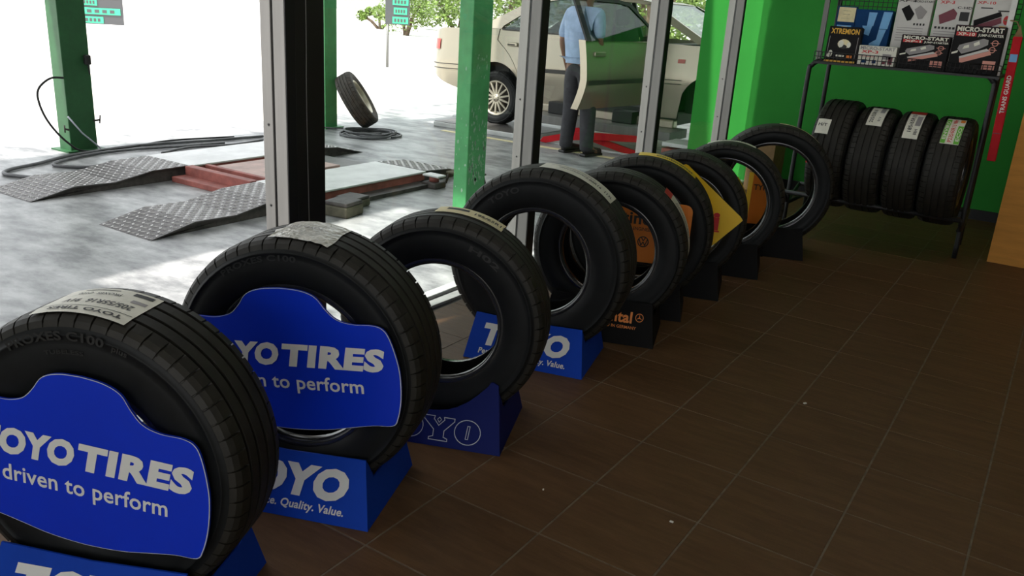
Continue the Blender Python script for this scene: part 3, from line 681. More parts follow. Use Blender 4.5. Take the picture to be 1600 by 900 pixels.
def white_box(x0, x1, z1, label, side):
    t, art, tx = carton('white_carton', x0, x1, SH, z1, 5.46, .07, 'boxwhite', label, .04)
    return t, art, tx
t, art, tx = white_box(-.985, -.80, 1.43, 'white carton with a grey and a dark gadget, left of the three', 0)
art('boxblack', [(-.75, .80), (-.35, .86), (.05, .74), (-.1, .65), (-.3, .64)]); art('greyprint', [(-.0, .80), (.3, .86), (.75, .78), (.55, .68), (.3, .67)], *[R4(-.8, .7, .54-.035*k, .548-.035*k) for k in range(6)]); art('ink', *[R4(.1+.18*k, .2+.18*k, .585, .615) for k in range(4)]); tx('XP-1', -.5, .9, .5, .04, 'ink'); tx('MICRO-START', .45, .9, .6, .025, 'ink')
t, art, tx = white_box(-.785, -.60, 1.43, 'white carton with a maroon gadget, middle of the three', 0)
art('maroon', [(-.75, .74), (-.0, .84), (.25, .78), (.2, .70), (-.6, .62)]); art('ink', R4(.4, .9, .68, .80), *[R4(-.85+.2*k, -.72+.2*k, .56, .59) for k in range(6)]); art('greyprint', *[R4(-.85, .4, .52-.035*k, .528-.035*k) for k in range(5)]); tx('XP-3', -.4, .9, .4, .04, 'redink'); tx('C-HD', .6, .84, .4, .03, 'ink')
t, art, tx = white_box(-.59, -.41, 1.43, 'white carton with a long maroon gadget and red dot, right of the three', 0)
art('maroon', [(-.85, .62), (.55, .76), (.62, .68), (-.75, .54)]); art('boxblack', [(-.9, .70), (.45, .83), (.58, .77), (-.85, .62)]); art('redink', blob(.85, .72, .17, .06)); tx('XP-10', -.4, .92, .5, .035, 'redink'); art('ink', R4(-.65, .0, .86, .875), R4(.3, .95, .83, .845), R4(.2, .9, .5, .58)); art('gold', R4(.55, .95, .62, .64))
def micro(x0, x1, z1, label, model, y):
    t, art, tx = carton('jump_starter_box', x0, x1, SH, z1, y, .07, 'boxblack', label, .03)
    art('maroon', R4(-.96, .96, .86, .985)); art('boxblack', R4(-.955, .955, .864, .981), d=.0003); tx('MICRO-START', 0, .875, .92, .09, 'paper', .045); art('redink', R4(-.92, -.12, .775, .855), d=.0004); tx(model, -.52, .785, .34, .06, 'paper', .03); tx('JUMP-STARTER', .45, .785, .5, .05, 'paper', .03)
    art('greyprint', [(-.75, .50), (-.55, .40), (.1, .52), (.42, .62), (.4, .72), (.2, .74), (-.5, .62), (-.7, .58)]); art('paper', [(-.55, .50), (-.3, .54), (-.32, .60), (-.5, .57)], [(-.1, .57), (.1, .62), (.05, .69), (-.15, .63)], [(-.95, .42), (-.7, .47), (-.72, .42), (-.95, .38)], d=.0006)
    art('pinkprint', [(-.6, .30), (.55, .50), (.62, .42), (-.55, .20)], *(ring4(.68, .66, .13, .5)+ring4(.62, .52, .13, .5)), R4(.5, .87, .655, .668), R4(.44, .8, .514, .527)); art('boxwhite', [(-.62, .34), (.4, .54), (.52, .50), (-.6, .30)], d=.0005)
    art('pinkprint', R4(.36, .86, .1, .29)); art('maroon', R4(.44, .8, .2, .215), R4(.44, .8, .15, .165), d=.0005)
micro(-.905, -.655, 1.215, 'smaller dark jump starter box with a car picture', 'XP-1', 5.32)
micro(-.645, -.40, 1.283, 'larger dark jump starter box with a car picture at the shelf end', 'XP-10', 5.325)
# red wiper pack hanging on the rack end
t = empty('wiper_pack', (-.33, 5.36, .58), 0, (0, -.02, 0)); tag(t, 'long red blister pack hanging down the right rack post', 'package')
MB().box(-.022, .022, 0, .03, 0, .66, .004).build('pack', 'red', t); text(MB(), 'TRANS GUARD', .2, .02, lambda u, v: (-v+.01, -.001, u+.36), .02).build('lettering', 'white', t, fix=False)
MB().box(-.018, .018, -.0012, 0, .53, .57).build('blue_sticker', 'skyblue', t); MB().box(-.022, .022, -.0008, 0, .27, .274).box(-.022, .022, -.0008, 0, .15, .154).build('crease', 'maroon', t)
MB().add([(-.02, .01, .66), (.02, .01, .66), (0, .01, .72), (-.02, .02, .66), (.02, .02, .66), (0, .02, .72)], [(0, 1, 2), (3, 5, 4), (0, 3, 4, 1), (1, 4, 5, 2), (2, 5, 3, 0)]).build('header', 'carton', t)
MB().tube([(0, .02, .70), (-.02, .03, .735), (-.05, .05, .74), (-.085, .07, .74)], .004, 6).build('hook', 'carton', t)

RT = [(-1.165, .322, .495, .215, 'rack tyre at the window end, white sticker low on its tread'), (-.95, .312, .485, .205, 'rack tyre second from the window end with a white size sticker'),
      (-.742, .310, .483, .185, 'narrow rack tyre with a long red-topped white sticker'), (-.541, .308, .481, .2, 'rack tyre at the counter end with a green and white sticker')]
for k, (x, R, zc0, wd, lbl) in enumerate(RT):
    t, zc = tyre((x, 5.45, zc0), R, wd, .2, pi/2, lbl, 'tyres standing on the rack', pitches=60)
    A = lambda *a, **kw: label_patch(t, R, zc, *a, **kw)
    B = lambda l, *a, **kw: label_text(l, R, zc, *a, **kw)
    if k == 0:
        l = A(-1.12, -.82, .01, .085, 'paper'); B(l, -.94, .05, 'H/T', .05, .02, along=False, flip=True, bold=.02); l2 = A(-1.62, -1.46, .05, .10, 'paper'); label_bar(l2, R, zc, -1.68, -1.62, .05, .10, 'redink')
    if k == 1: l = A(-.78, -.18, -.045, .04, 'paper'); B(l, -.5, .018, '205/55R16', .13, .02, bold=.02); B(l, -.6, -.022, '91V', .04, .014); label_bar(l, R, zc, -.4, -.2, -.035, -.01, 'greyprint')
    if k == 2: l = A(-.95, -.25, -.04, .04, 'paper'); label_bar(l, R, zc, -.25, -.08, -.04, .04, 'redink'); B(l, -.55, .014, '185/65R15', .16, .02, bold=.02); label_bar(l, R, zc, -.65, -.35, -.034, -.006, 'greyprint'); B(l, -.8, -.02, '88H', .04, .016, bold=.02)
    if k == 3:
        l = A(-.95, -.25, -.05, .045, 'paper'); label_bar(l, R, zc, -.94, -.3, .02, .044, 'greenink'); label_bar(l, R, zc, -.94, -.5, -.049, -.022, 'greenink')
        B(l, -.6, .0, 'P235/60R15 98H', .19, .02, 'redink', bold=.02); B(l, -.62, .032, 'ENVIRO', .15, .016, 'paper', bold=.03, lift=.0032); B(l, -.72, -.036, 'ECO', .1, .016, 'paper', bold=.03, lift=.0032); label_bar(l, R, zc, -.38, -.28, -.046, -.024, 'orange')

# tan counter and carton
t = empty('counter', (.5, 5.8, 0)); tag(t, 'tan laminate counter cut by the right edge of the picture', 'counter')
MB().box(-.735, .9, -.345, -.325, .0, 1.08, .002).build('front_panel', 'tan', t); MB().box(-.735, -.715, -.325, .3, 0, 1.08, .002).build('side_panel', 'tan', t)
MB().box(-.715, .9, -.325, .3, .02, 1.06).build('carcass', 'tan', t); MB().box(-.76, .92, -.37, .33, 1.08, 1.11, .004).build('top', 'tan', t)
t = empty('cardboard_box', (-1.9, 6.50, 0)); tag(t, 'brown cardboard box by the back wall, seen through the last tyre', 'box')
MB().box(-.1, .1, -.14, .14, 0, .43, .004).build('body', 'carton', t); MB().box(-.1, .0, -.14, .14, .43, .434).box(.003, .1, -.14, .14, .43, .434).build('flap', 'carton', t)

# crumbs on the floor
for k, (x, y, r) in enumerate(((-.63, 1.83, .005), (-.55, 2.79, .006), (-.97, 1.75, .0035), (-1.28, 1.32, .004))):
    mb = MB(); mb.box(-r, r, -r*.6, r*.6, 0, r*.7, r*.25)
    tag(mb.build('paper_crumb', 'pebble', loc=(x, y, 0), rot=(0, 0, k)), ('white paper crumb on the tiles in the lower middle', 'white paper crumb on the tiles at right', 'tiny white crumb between two tile joints', 'tiny white crumb near the blue stand')[k], 'crumb')

# ------------------------------------------------------------------ car on the far lift
CX, CY, CZ = -5.74, 8.35, -.12
car = empty('saloon_car', (CX, CY, ZF)); tag(car, 'champagne saloon car with its front door open and front wheel off', 'car')
CW = 1.76; DZ = CZ-ZF
def kz(u, z_): return DZ+z_+.028*u
def side_v(u, z_):
    v = .05*abs(z_-.66)/.38 if z_ < .66 else .045*(z_-.66)/.4
    if u < -.72: v += .30*((-.72-u)/.41)**2
    if u > 3.2: v += .4*((u-3.2)/.45)**2
    return v
def uv(u, z_, off=0): return (u, side_v(u, z_)+off, kz(u, z_))
def arch(uc, zc0, r, a0, a1, n=12): return [(uc+r*cos(a0+(a1-a0)*k/n), zc0+r*sin(a0+(a1-a0)*k/n)) for k in range(n+1)]
def skin_panel(name, rows, mt='carpaint', parent=car, far=False, off=0):
    """rows: list of equal-length lists of (u,z)"""
    mb = MB(); m_ = len(rows[0]); vs = [uv(u, z_, off) for r in rows for u, z_ in r]
    if far: vs = [(a, CW-b, c) for a, b, c in vs]
    mb.add(vs, [(i*m_+j, i*m_+j+1, (i+1)*m_+j+1, (i+1)*m_+j) for i in range(len(rows)-1) for j in range(m_-1)], True)
    return mb.build(name, mt, parent)
def lo(u):
    b = .27 if u > -.4 else .36+.24*((-.4-u)/.73)**1.6
    for uc, zc0, r in ((0, .34, .375), (2.67, .36, .375)):
        d = r*r-(u-uc)**2
        if d > 0: b = max(b, zc0+math.sqrt(d))
    return b
def belt(u):
    pts = [(-1.13, 1.01), (-.8, 1.07), (0, 1.085), (.7, 1.06), (2.0, 1.02), (2.6, 1.0), (3.3, .88), (3.65, .74)]
    for (a, za), (b, zb) in zip(pts, pts[1:]):
        if a <= u <= b: return za+(zb-za)*(u-a)/(b-a)
    return pts[-1][1]
def cols(u0, u1, n): return [u0+(u1-u0)*k/n for k in range(n+1)]
def panel(name, u0f, u1f, n=26, rows=9, **k):
    """u0f,u1f: edge functions of height fraction"""
    out = []
    for i in range(n+1):
        col = []
        for j in range(rows+1):
            t_ = j/rows; u = u0f(t_)+(u1f(t_)-u0f(t_))*i/n
            l_ = lo(u); col.append((u, l_+(belt(u)-l_)*t_))
        out.append(col)
    return skin_panel(name, out, **k)
redge = lambda t_: .40 if t_ < .05 else (.40-.40*min(1, (t_-.05)/.6)**.8 if t_ < .65 else .0+.06*(t_-.65))
for far in (False, True):
    panel('quarter_panel', lambda t_: -1.125, lambda t_: redge(t_)-.006, far=far, n=34)
    panel('rear_door', lambda t_: redge(t_)+.006, lambda t_: .985, far=far, n=20)
    panel('front_wing', lambda t_: 2.06+.04*t_, lambda t_: 3.62, far=far, n=34)
panel('front_door_far_side', lambda t_: 1.0, lambda t_: 2.05, far=True, n=10)
# moulding, sill, bumper seam, lamps
mo = MB(); mo.add([uv(u, .655+d, -.012) for u in cols(.42, .97, 6) for d in (-.022, .022)], [(2*k, 2*k+1, 2*k+3, 2*k+2) for k in range(6)]); mo.build('side_moulding', 'cartrim', car)
mo = MB()
for zz in (.60, .655): mo.add([uv(u, zz+d, -.006) for u in cols(-1.12, -.41, 14) for d in (-.005, .005)], [(2*k, 2*k+1, 2*k+3, 2*k+2) for k in range(14)])
mo.build('bumper_seam', 'cartrim', car)
mo = MB()
for zz in (.62, .66): mo.add([uv(u, zz+d, -.006) for u in cols(2.08, 2.32, 4) for d in (-.004, .004)], [(2*k, 2*k+1, 2*k+3, 2*k+2) for k in range(4)])
mo.build('side_moulding', 'cartrim', car)
MB().box(.40, 2.28, .02, .14, kz(1.2, .19), kz(1.2, .28), .015).build('sill', 'carpaint', car)
rearlamp = MB(); rearlamp.add([uv(u, zz, -.012) for u in cols(-.95, -.84, 4) for zz in (.82, .94)], [(2*k, 2*k+1, 2*k+3, 2*k+2) for k in range(4)]); rearlamp.build('tail_lamp', 'redlens', car)
MB().add([uv(2.25, .83, -.006), uv(2.33, .83, -.006), uv(2.33, .87, -.006), uv(2.25, .87, -.006)], [(0, 1, 2, 3)]).build('side_repeater', 'redlens', car)
MB().box(.16, .30, -.012, .01, kz(.2, .90), kz(.2, .945), .01).build('door_handle', 'carpaint', car); MB().box(.17, .27, -.0145, -.011, kz(.2, .912), kz(.2, .925)).build('handle_recess', 'carblack', car)
# tail, boot, bonnet, roof, far body
def strip(name, L_, R_, mt):   # two edge lists joined across the car
    mb = MB(); n = len(L_); mb.add(L_+R_, [(i, i+1, n+i+1, n+i) for i in range(n-1)], True); return mb.build(name, mt, car)
def cross(pts, mt, name, near=None):
    A = [(u, v, kz(u, z_)) for u, v, z_ in pts]; B = [(u, CW-v, kz(u, z_)) for u, v, z_ in pts]; return strip(name, A, B, mt)
tailp = [(-1.125, side_v(-1.125, zz), zz) for zz in (.59, .62, .66, .75, .85, .95, 1.02)]
cross(tailp, 'carpaint', 'tail_panel')
cross([(u, side_v(u, belt(u)), belt(u)) for u in cols(-1.125, -.30, 10)]+[(-.28, .10, 1.09)], 'carpaint', 'boot_lid')
cross([(-.30, .16, 1.092), (.28, .27, 1.40), (.42, .29, 1.44)], 'carglass', 'rear_window')
cross([(.40, .27, 1.438), (.7, .27, 1.47), (1.2, .27, 1.475), (1.6, .28, 1.45), (1.78, .29, 1.42)], 'carpaint', 'roof')
cross([(1.78, .31, 1.415), (2.15, .22, 1.22), (2.52, .13, 1.03)], 'carglass', 'windscreen')
cross([(2.5, side_v(2.5, 1.0), 1.01), (2.8, side_v(2.8, .98), .975), (3.2, .06, .91), (3.6, .35, .77), (3.66, .38, .6), (3.66, .38, .3)], 'carpaint', 'bonnet')
for nm, pts, mt in (('rear_pillar', [(-.42, 1.09), (-.30, 1.092), (.30, 1.41), (.46, 1.44), (.42, 1.38), (.04, 1.12), (.02, 1.085)], 'carpaint'), ('roof_rail', [(.40, 1.43), (.7, 1.465), (1.2, 1.47), (1.6, 1.445), (1.8, 1.41), (1.76, 1.385), (1.58, 1.41), (1.2, 1.435), (.7, 1.43), (.42, 1.385)], 'carpaint'),
                    ('front_pillar', [(1.72, 1.40), (1.80, 1.415), (2.18, 1.22), (2.56, 1.03), (2.44, 1.02), (2.1, 1.19)], 'carpaint'), ('centre_pillar', [(.96, 1.04), (1.05, 1.04), (1.02, 1.44), (.97, 1.44)], 'cartrim')):
    for far in (0, 1):
        fn = lambda a, b, d: (a, (CW-(.05+.24*(b-1.05)/.4+d) if far else .05+.24*(b-1.05)/.4+d), kz(a, b))
        MB().prism(pts, fn, -.004, .03).build(nm, mt, car)
for nm, pts in (('rear_side_window', [(.06, 1.085), (.42, 1.38), (.7, 1.43), (.965, 1.44), (.955, 1.05), (.5, 1.07)]),):
    for far in (0, 1):
        fn = lambda a, b, d: (a, (CW-(.05+.24*(b-1.05)/.4+d) if far else .05+.24*(b-1.05)/.4+d), kz(a, b))
        MB().prism(pts, fn, .008, .012).build(nm, 'carglass', car)
MB().prism([(.055, 1.07), (.98, 1.04), (.98, 1.055), (.055, 1.088)], lambda a, b, d: (a, .045+d, kz(a, b)), -.006, .0).build('belt_trim', 'cartrim', car)
MB().prism([(.30, 1.08), (.325, 1.08), (.335, 1.33), (.32, 1.32)], lambda a, b, d: (a, .05+.24*(b-1.05)/.4+d, kz(a, b)), -.004, .006).build('quarter_glass_bar', 'cartrim', car)
# underbody, wheel housings, firewall, seats
MB().box(-.7, -.39, .1, CW-.1, kz(-.6, .48), kz(-.6, .9)).box(.39, 2.28, .12, CW-.12, kz(1.3, .22), kz(1.3, .36)).box(3.06, 3.6, .12, CW-.12, kz(3.3, .25), kz(3.3, .7)).build('underbody', 'carblack', car)
MB().box(-.42, .42, .34, CW-.34, kz(0, .35), kz(0, .95)).box(2.27, 3.07, .30, CW-.3, kz(2.6, .3), kz(2.6, .9)).build('wheel_housing', 'carblack', car)
MB().box(2.06, 2.2, .12, CW-.12, kz(2.1, .3), kz(2.1, 1.0)).box(1.85, 2.3, .14, CW-.14, kz(2.1, .8), kz(2.1, 1.0), .04).build('dashboard', 'carblack', car)
MB().tube([(2.62, .12, kz(2.62, .32)), (2.62, .34, kz(2.62, .32))], .13, 20).build('brake_disc', 'steelside', car)
for v0 in (.42, 1.34):
    st = empty('x', (0, 0, 0)); bpy.data.objects.remove(st)
    s1 = MB().box(1.05, 1.55, v0-.25, v0+.25, kz(1.3, .42), kz(1.3, .6), .05); s1.build('seat_cushion', 'seat', car)
    MB().prism([(1.02, .55), (1.17, .55), (1.02, 1.14), (.93, 1.15), (.90, 1.1)], lambda a, b, d: (a, v0+d, kz(a, b)), -.24, .24).build('seat_back', 'seat', car)
    hr = MB().box(.87, .97, v0-.13, v0+.13, kz(.9, 1.17), kz(.9, 1.36), .04).tube([(.93, v0-.06, kz(.9, 1.1)), (.92, v0-.06, kz(.9, 1.2))], .008).tube([(.93, v0+.06, kz(.9, 1.1)), (.92, v0+.06, kz(.9, 1.2))], .008); hr.build('head_restraint', 'seat', car)
MB().box(-.1, .5, .2, CW-.2, kz(.2, .4), kz(.2, .62), .05).prism([(-.1, .55), (.1, .55), (-.1, 1.1), (-.25, 1.1)], lambda a, b, d: (a, d, kz(a, b)), .2, CW-.2).build('rear_bench', 'seat', car)
sw = []
for k in range(25): a = 2*pi*k/24; sw.append((1.82+.07*sin(a), .42+.18*cos(a), kz(1.8, .98)+.16*sin(a)))
MB().tube(sw, .014, 8).build('steering_wheel', 'carblack', car)
# rear wheel
def alloy_wheel(parent, cx, cyy, cz, R, wd, dia=.2):
    fr, td, bk, inn = tyre_profile(R, wd, dia)
    def mv(mb): mb.v = [(x+cx, y+cyy, z_+cz) for x, y, z_ in mb.v]; return mb
    tr = revolve(td, 0, R, 0, 48); tr.sm = [False]*len(tr.f); mv(tr).build('wheel_tyre', 'rubber', parent); mv(revolve(fr, 48, R, 0)).build('wheel_tyre_wall', 'rubber', parent); mv(revolve(bk, 48, R, 0)).build('wheel_tyre_wall', 'rubber', parent)
    rim = mv(revolve([(-wd*.40, dia+.004), (-wd*.41, dia-.006), (-wd*.38, dia-.016), (-wd*.2, dia-.03), (wd*.38, dia-.02), (wd*.4, dia)], 48, R, 0)).build('wheel_rim', 'alloy', parent)
    for k in range(14):
        a = 2*pi*k/14; ca, sa = cos(a), sin(a)
        P_ = lambda r, s, d: (cx+r*sa+s*ca, cyy+d, cz+r*ca-s*sa)
        MB().add([P_(.035, -.012, -wd*.36), P_(.035, .012, -wd*.36), P_(dia-.014, .0085, -wd*.38), P_(dia-.014, -.0085, -wd*.38), P_(.035, -.012, -wd*.25), P_(.035, .012, -wd*.25), P_(dia-.014, .0085, -wd*.28), P_(dia-.014, -.0085, -wd*.28)], [(0, 1, 2, 3), (4, 7, 6, 5), (0, 4, 5, 1), (1, 5, 6, 2), (2, 6, 7, 3), (3, 7, 4, 0)]).build('spoke', 'alloy', rim)
    MB().tube([(cx, cyy-wd*.37, cz), (cx, cyy-wd*.2, cz)], .045, 20).build('hub', 'alloy', rim)
    bl = MB()
    for k in range(5): a = 2*pi*k/5; bl.tube([(cx+.03*sin(a), cyy-wd*.375, cz+.03*cos(a)), (cx+.03*sin(a), cyy-wd*.36, cz+.03*cos(a))], .006, 6)
    bl.build('wheel_nuts', 'carblack', rim)
    MB().tube([(cx, cyy+.02, cz), (cx, cyy+.06, cz)], dia-.03, 24).build('brake_drum', 'steelside', rim)
alloy_wheel(car, 0, .13, DZ+.30, .31, .19)
# open front door (hinged at the wing)
TH = math.radians(73)
hx, hy = 2.055, .02
door = empty('front_door', (hx, hy, 0), TH); door.parent = car
def dside(u, z_): return side_v(u, z_)+(.07*((.72-z_)/.33)**2 if z_ < .72 else 0)+.02*max(0, (z_-.72)/.3)**2
def dpanel(name, rows, mt, off=0):
    mb = MB(); m_ = len(rows[0]); mb.add([(u-hx, dside(u, z_)-hy+off, kz(u, z_)) for r in rows for u, z_ in r], [(i*m_+j, i*m_+j+1, (i+1)*m_+j+1, (i+1)*m_+j) for i in range(len(rows)-1) for j in range(m_-1)], True); return mb.build(name, mt, door)
rows = []
for i in range(13):
    col = []
    for j in range(10):
        t_ = j/9; zb = .39; u0 = 1.0; u = u0+(2.05-u0)*i/12; col.append((u, zb+(belt(u)-zb)*t_))
    rows.append(col)
dpanel('outer_skin', rows, 'carpaint'); dpanel('inner_trim', [[(u, z_) for u, z_ in r] for r in rows], 'cartrim', .09)
ed = MB(); r0 = rows[0]
ed.add([(u-hx, dside(u, z_)-hy+o, kz(u, z_)) for u, z_ in r0 for o in (-.002, .09)], [(2*k, 2*k+1, 2*k+3, 2*k+2) for k in range(9)])
ed.add([(r[0][0]-hx, dside(*r[0])-hy+o, kz(*r[0])) for r in rows for o in (0, .09)], [(2*k, 2*k+1, 2*k+3, 2*k+2) for k in range(12)])
ed.add([(r[-1][0]-hx, dside(*r[-1])-hy+o, kz(*r[-1])) for r in rows for o in (0, .09)], [(2*k, 2*k+1, 2*k+3, 2*k+2) for k in range(12)])
ed.build('door_edge', 'carpaint', door)
Df = lambda a, b, d: (a-hx, .05+.24*(b-1.05)/.4-hy+d, kz(a, b))
MB().prism([(1.0, 1.045), (1.06, 1.045), (1.06, 1.41), (1.6, 1.39), (1.74, 1.36), (2.03, 1.08), (2.05, 1.03), (2.06, 1.06), (1.78, 1.385), (1.62, 1.42), (1.0, 1.44)], Df, -.006, .02).build('window_frame', 'carblack', door)
MB().prism([(1.06, 1.04), (1.06, 1.41), (1.6, 1.39), (1.74, 1.36), (2.03, 1.08), (2.03, 1.03)], Df, .006, .01).build('window_pane', 'carglass', door)
dm = lambda u, z_, off=-.012: (u-hx, dside(u, z_)-hy+off, kz(u, z_))
MB().add([dm(u, .655+d) for u in cols(1.02, 2.03, 5) for d in (-.022, .022)], [(2*k, 2*k+1, 2*k+3, 2*k+2) for k in range(5)]).build('side_moulding', 'cartrim', door)
a, b, c = dm(1.1, .92); MB().box(a, a+.15, b-.012, b+.01, c-.02, c+.025, .01).build('door_handle', 'carpaint', door)
a, b, c = dm(1.96, 1.06); MB().box(a-.05, a+.05, b-.16, b, c, c+.1, .03).build('wing_mirror', 'carpaint', door)

# scissor lift under the car
t = empty('scissor_lift', (-4.3, 8.05, ZF)); tag(t, 'low scissor lift with bright red arms below the car', 'lift')
def sa_(pts, y0, y1): return MB().prism(pts, lambda a, b, d: (a+4.3, d-8.05, b-ZF), y0, y1)
sa_([(-4.84, -.17), (-4.80, -.115), (-4.6, -.06), (-4.3, -.0), (-3.5, .05), (-3.5, -.01), (-4.2, -.07), (-4.6, -.13), (-4.76, -.175)], 7.99, 8.02).build('arm', 'red', t)
sa_([(-4.55, .0), (-4.4, .03), (-4.1, -.05), (-3.6, -.14), (-3.6, -.175), (-3.8, -.17), (-4.3, -.08), (-4.55, -.04)], 8.03, 8.06).build('arm', 'red', t)
MB().box(-.75, .95, -.03, .5, 0, .02, .004).build('base_plate', 'topsteel', t)
MB().box(-.75, .95, 0, .45, .20, .29, .006).build('platform', 'alu', t); MB().box(-.70, -.62, -.004, 0, .21, .26).build('blue_sticker', 'skyblue', t)
for xx in (-.5, .3): MB().box(xx-.12, xx+.12, .2, .4, .29, .42, .01).build('lift_pad', 'carblack', t)
t = empty('wheel_runway', (-5.55, 8.3, ZF)); tag(t, 'low pale steel runway under the rear wheel of the car', 'ramp')
MB().box(-.75, .6, -.35, .45, .0, .055, .006).build('deck', 'topsteel', t); MB().box(-.74, .59, -.34, .44, .055, .06).build('grip_sheet', 'plate', t)
tag(MB().box(-6.0, -2.6, 7.70, 7.78, ZF-.002, ZF+.004).build('floor_marking', 'cream'), 'faded cream line painted on the workshop floor by the lift', 'marking')
# bits stored ahead of the car
t = empty('parts_rack', (-3.02, 7.95, ZF)); tag(t, 'dark parts trolley with a pale tray in front of the car', 'trolley')
MB().box(-.3, .25, -.15, .2, .02, .17, .01).build('body', 'redlead', t); MB().box(-.3, .25, -.15, .2, .19, .23, .006).build('tray', 'topsteel', t); MB().box(-.34, .3, -.25, -.17, 0, .09, .01).build('bar', 'steelside', t)

# wheel leaning on the far post
axis = Vector((.69, .50, .54)).normalized()
q = axis.to_track_quat('Y', 'Z')
t, zc = tyre((-6.62, 6.99, .137), .315, .19, .2, 0, 'grey worn tyre leaning against the green post beyond the ramps', None, rot=q.to_euler(), mt=('rubber_old', 'rubber_old', 'rubber_old'), pitches=40)
rim = revolve([(.19*.40, .204), (.19*.41, .194), (.19*.30, .18), (-.05, .17), (-.08, .19)], 40, .315, 0).build('wheel_rim', 'alloy', t)
MB().tube([(0, .04, 0), (0, .0, 0)], .185, 28).build('wheel_disc', 'alloy', rim)

# ------------------------------------------------------------------ man standing behind the open door
man = empty('person', (-4.20, 7.62, ZF), math.radians(-14)); tag(man, 'man in light blue shirt and dark trousers standing behind the open car door', 'person')
def skin_fig(name, joints, edges, root, mt, sub=2):
    me = bpy.data.meshes.new(name); names = list(joints); me.from_pydata([joints[n][0] for n in names], [(names.index(a), names.index(b)) for a, b in edges], [])
    o = link(name, me, man); md = o.modifiers.new('skin', 'SKIN'); md.use_smooth_shade = True
    for i, n in enumerate(names):
        sv = me.skin_vertices[0].data[i]; r = joints[n][1]; sv.radius = r if isinstance(r, tuple) else (r, r); sv.use_root = (n == root)
    s = o.modifiers.new('sub', 'SUBSURF'); s.levels = sub; s.render_levels = sub
    me.materials.append(MT[mt]); return o
J = dict(pel=((0, 0, .92), (.15, .11)), waist=((0, .01, 1.05), (.14, .10)), chest=((0, .0, 1.25), (.165, .115)), neckb=((0, .015, 1.43), (.07, .07)), neck=((0, .025, 1.49), .055), chin=((0, .05, 1.55), (.07, .08)), head=((0, .05, 1.65), (.078, .095)), top=((0, .04, 1.72), (.06, .075)),
         hl=((-.09, 0, .86), .09), kl=((-.10, .02, .48), .062), al=((-.11, -.01, .09), .042), fl=((-.13, .14, .035), .03),
         hr=((.09, 0, .86), .09), kr=((.12, .03, .48), .062), ar=((.15, .02, .09), .042), fr_=((.17, .17, .035), .03),
         sl=((-.19, 0, 1.37), .055), el=((-.245, -.03, 1.10), .043), wl=((-.25, .05, .90), .03), ml=((-.25, .075, .84), (.034, .018)),
         sr=((.19, 0, 1.37), .055), er=((.215, .0, 1.12), .043), wr=((.16, .16, 1.0), .03), mr=((.13, .22, 1.0), (.034, .018)))
fing = []
for sd_, base, dirv in (('l', Vector((-.25, .085, .82)), Vector((.0, .25, -1))), ('r', Vector((.125, .24, 1.0)), Vector((-.3, 1, -.1)))):
    dirv.normalize(); lat = Vector((0, 1, .2)).normalized() if sd_ == 'l' else Vector((1, 0, 0))
    for k, (o_, ln) in enumerate(((-.027, .065), (-.009, .075), (.009, .07), (.027, .055))):
        a = base+lat*o_; b = a+dirv*ln*.55; c = a+dirv*ln*.9+Vector((.012, 0, 0))
        n1, n2, n3 = f'{sd_}{k}a', f'{sd_}{k}b', f'{sd_}{k}c'; J[n1] = (tuple(a), .0095); J[n2] = (tuple(b), .009); J[n3] = (tuple(c), .0075); fing += [('m'+sd_, n1), (n1, n2), (n2, n3)]
    a = base-dirv*.03+lat*(.045 if sd_ == 'l' else -.045); b = a+dirv*.035+lat*(.012 if sd_ == 'l' else -.012); J[sd_+'ta'] = (tuple(a), .011); J[sd_+'tb'] = (tuple(b), .009); fing += [('m'+sd_, sd_+'ta'), (sd_+'ta', sd_+'tb')]
E_ = [('pel', 'waist'), ('waist', 'chest'), ('chest', 'neckb'), ('neckb', 'neck'), ('neck', 'chin'), ('chin', 'head'), ('head', 'top'), ('pel', 'hl'), ('hl', 'kl'), ('kl', 'al'), ('al', 'fl'), ('pel', 'hr'), ('hr', 'kr'), ('kr', 'ar'), ('ar', 'fr_'), ('chest', 'sl'), ('sl', 'el'), ('el', 'wl'), ('wl', 'ml'), ('chest', 'sr'), ('sr', 'er'), ('er', 'wr'), ('wr', 'mr')]+fing
skin_fig('body', J, E_, 'pel', 'skin')
def grow(n, d, p=None): r = J[n][1]; r = r if isinstance(r, tuple) else (r, r); return (p or J[n][0], (r[0]+d, r[1]+d))
skin_fig('shirt', dict(b=((0, 0, .95), (.185, .135)), w=grow('waist', .038), c=grow('chest', .022), n=((0, .015, 1.44), (.075, .075)), sl=grow('sl', .02), ml_=((-.225, -.02, 1.22), .068), sr=grow('sr', .02), mr_=((.205, .0, 1.22), .064), el2=((-.245, -.03, 1.12), .066), er2=((.215, .0, 1.14), .062)),
         [('b', 'w'), ('w', 'c'), ('c', 'n'), ('c', 'sl'), ('sl', 'ml_'), ('ml_', 'el2'), ('c', 'sr'), ('sr', 'mr_'), ('mr_', 'er2')], 'w', 'shirt')
skin_fig('trousers', dict(t=((0, 0, .97), (.165, .12)), p=grow('pel', .02), hl=grow('hl', .018), kl=grow('kl', .026), al=((-.11, -.01, .10), .072), bl=((-.11, -.005, .045), .075), hr=grow('hr', .018), kr=grow('kr', .026), ar=((.15, .02, .10), .072), br=((.15, .025, .045), .075)),
         [('t', 'p'), ('p', 'hl'), ('hl', 'kl'), ('kl', 'al'), ('al', 'bl'), ('p', 'hr'), ('hr', 'kr'), ('kr', 'ar'), ('ar', 'br')], 'p', 'trouser')
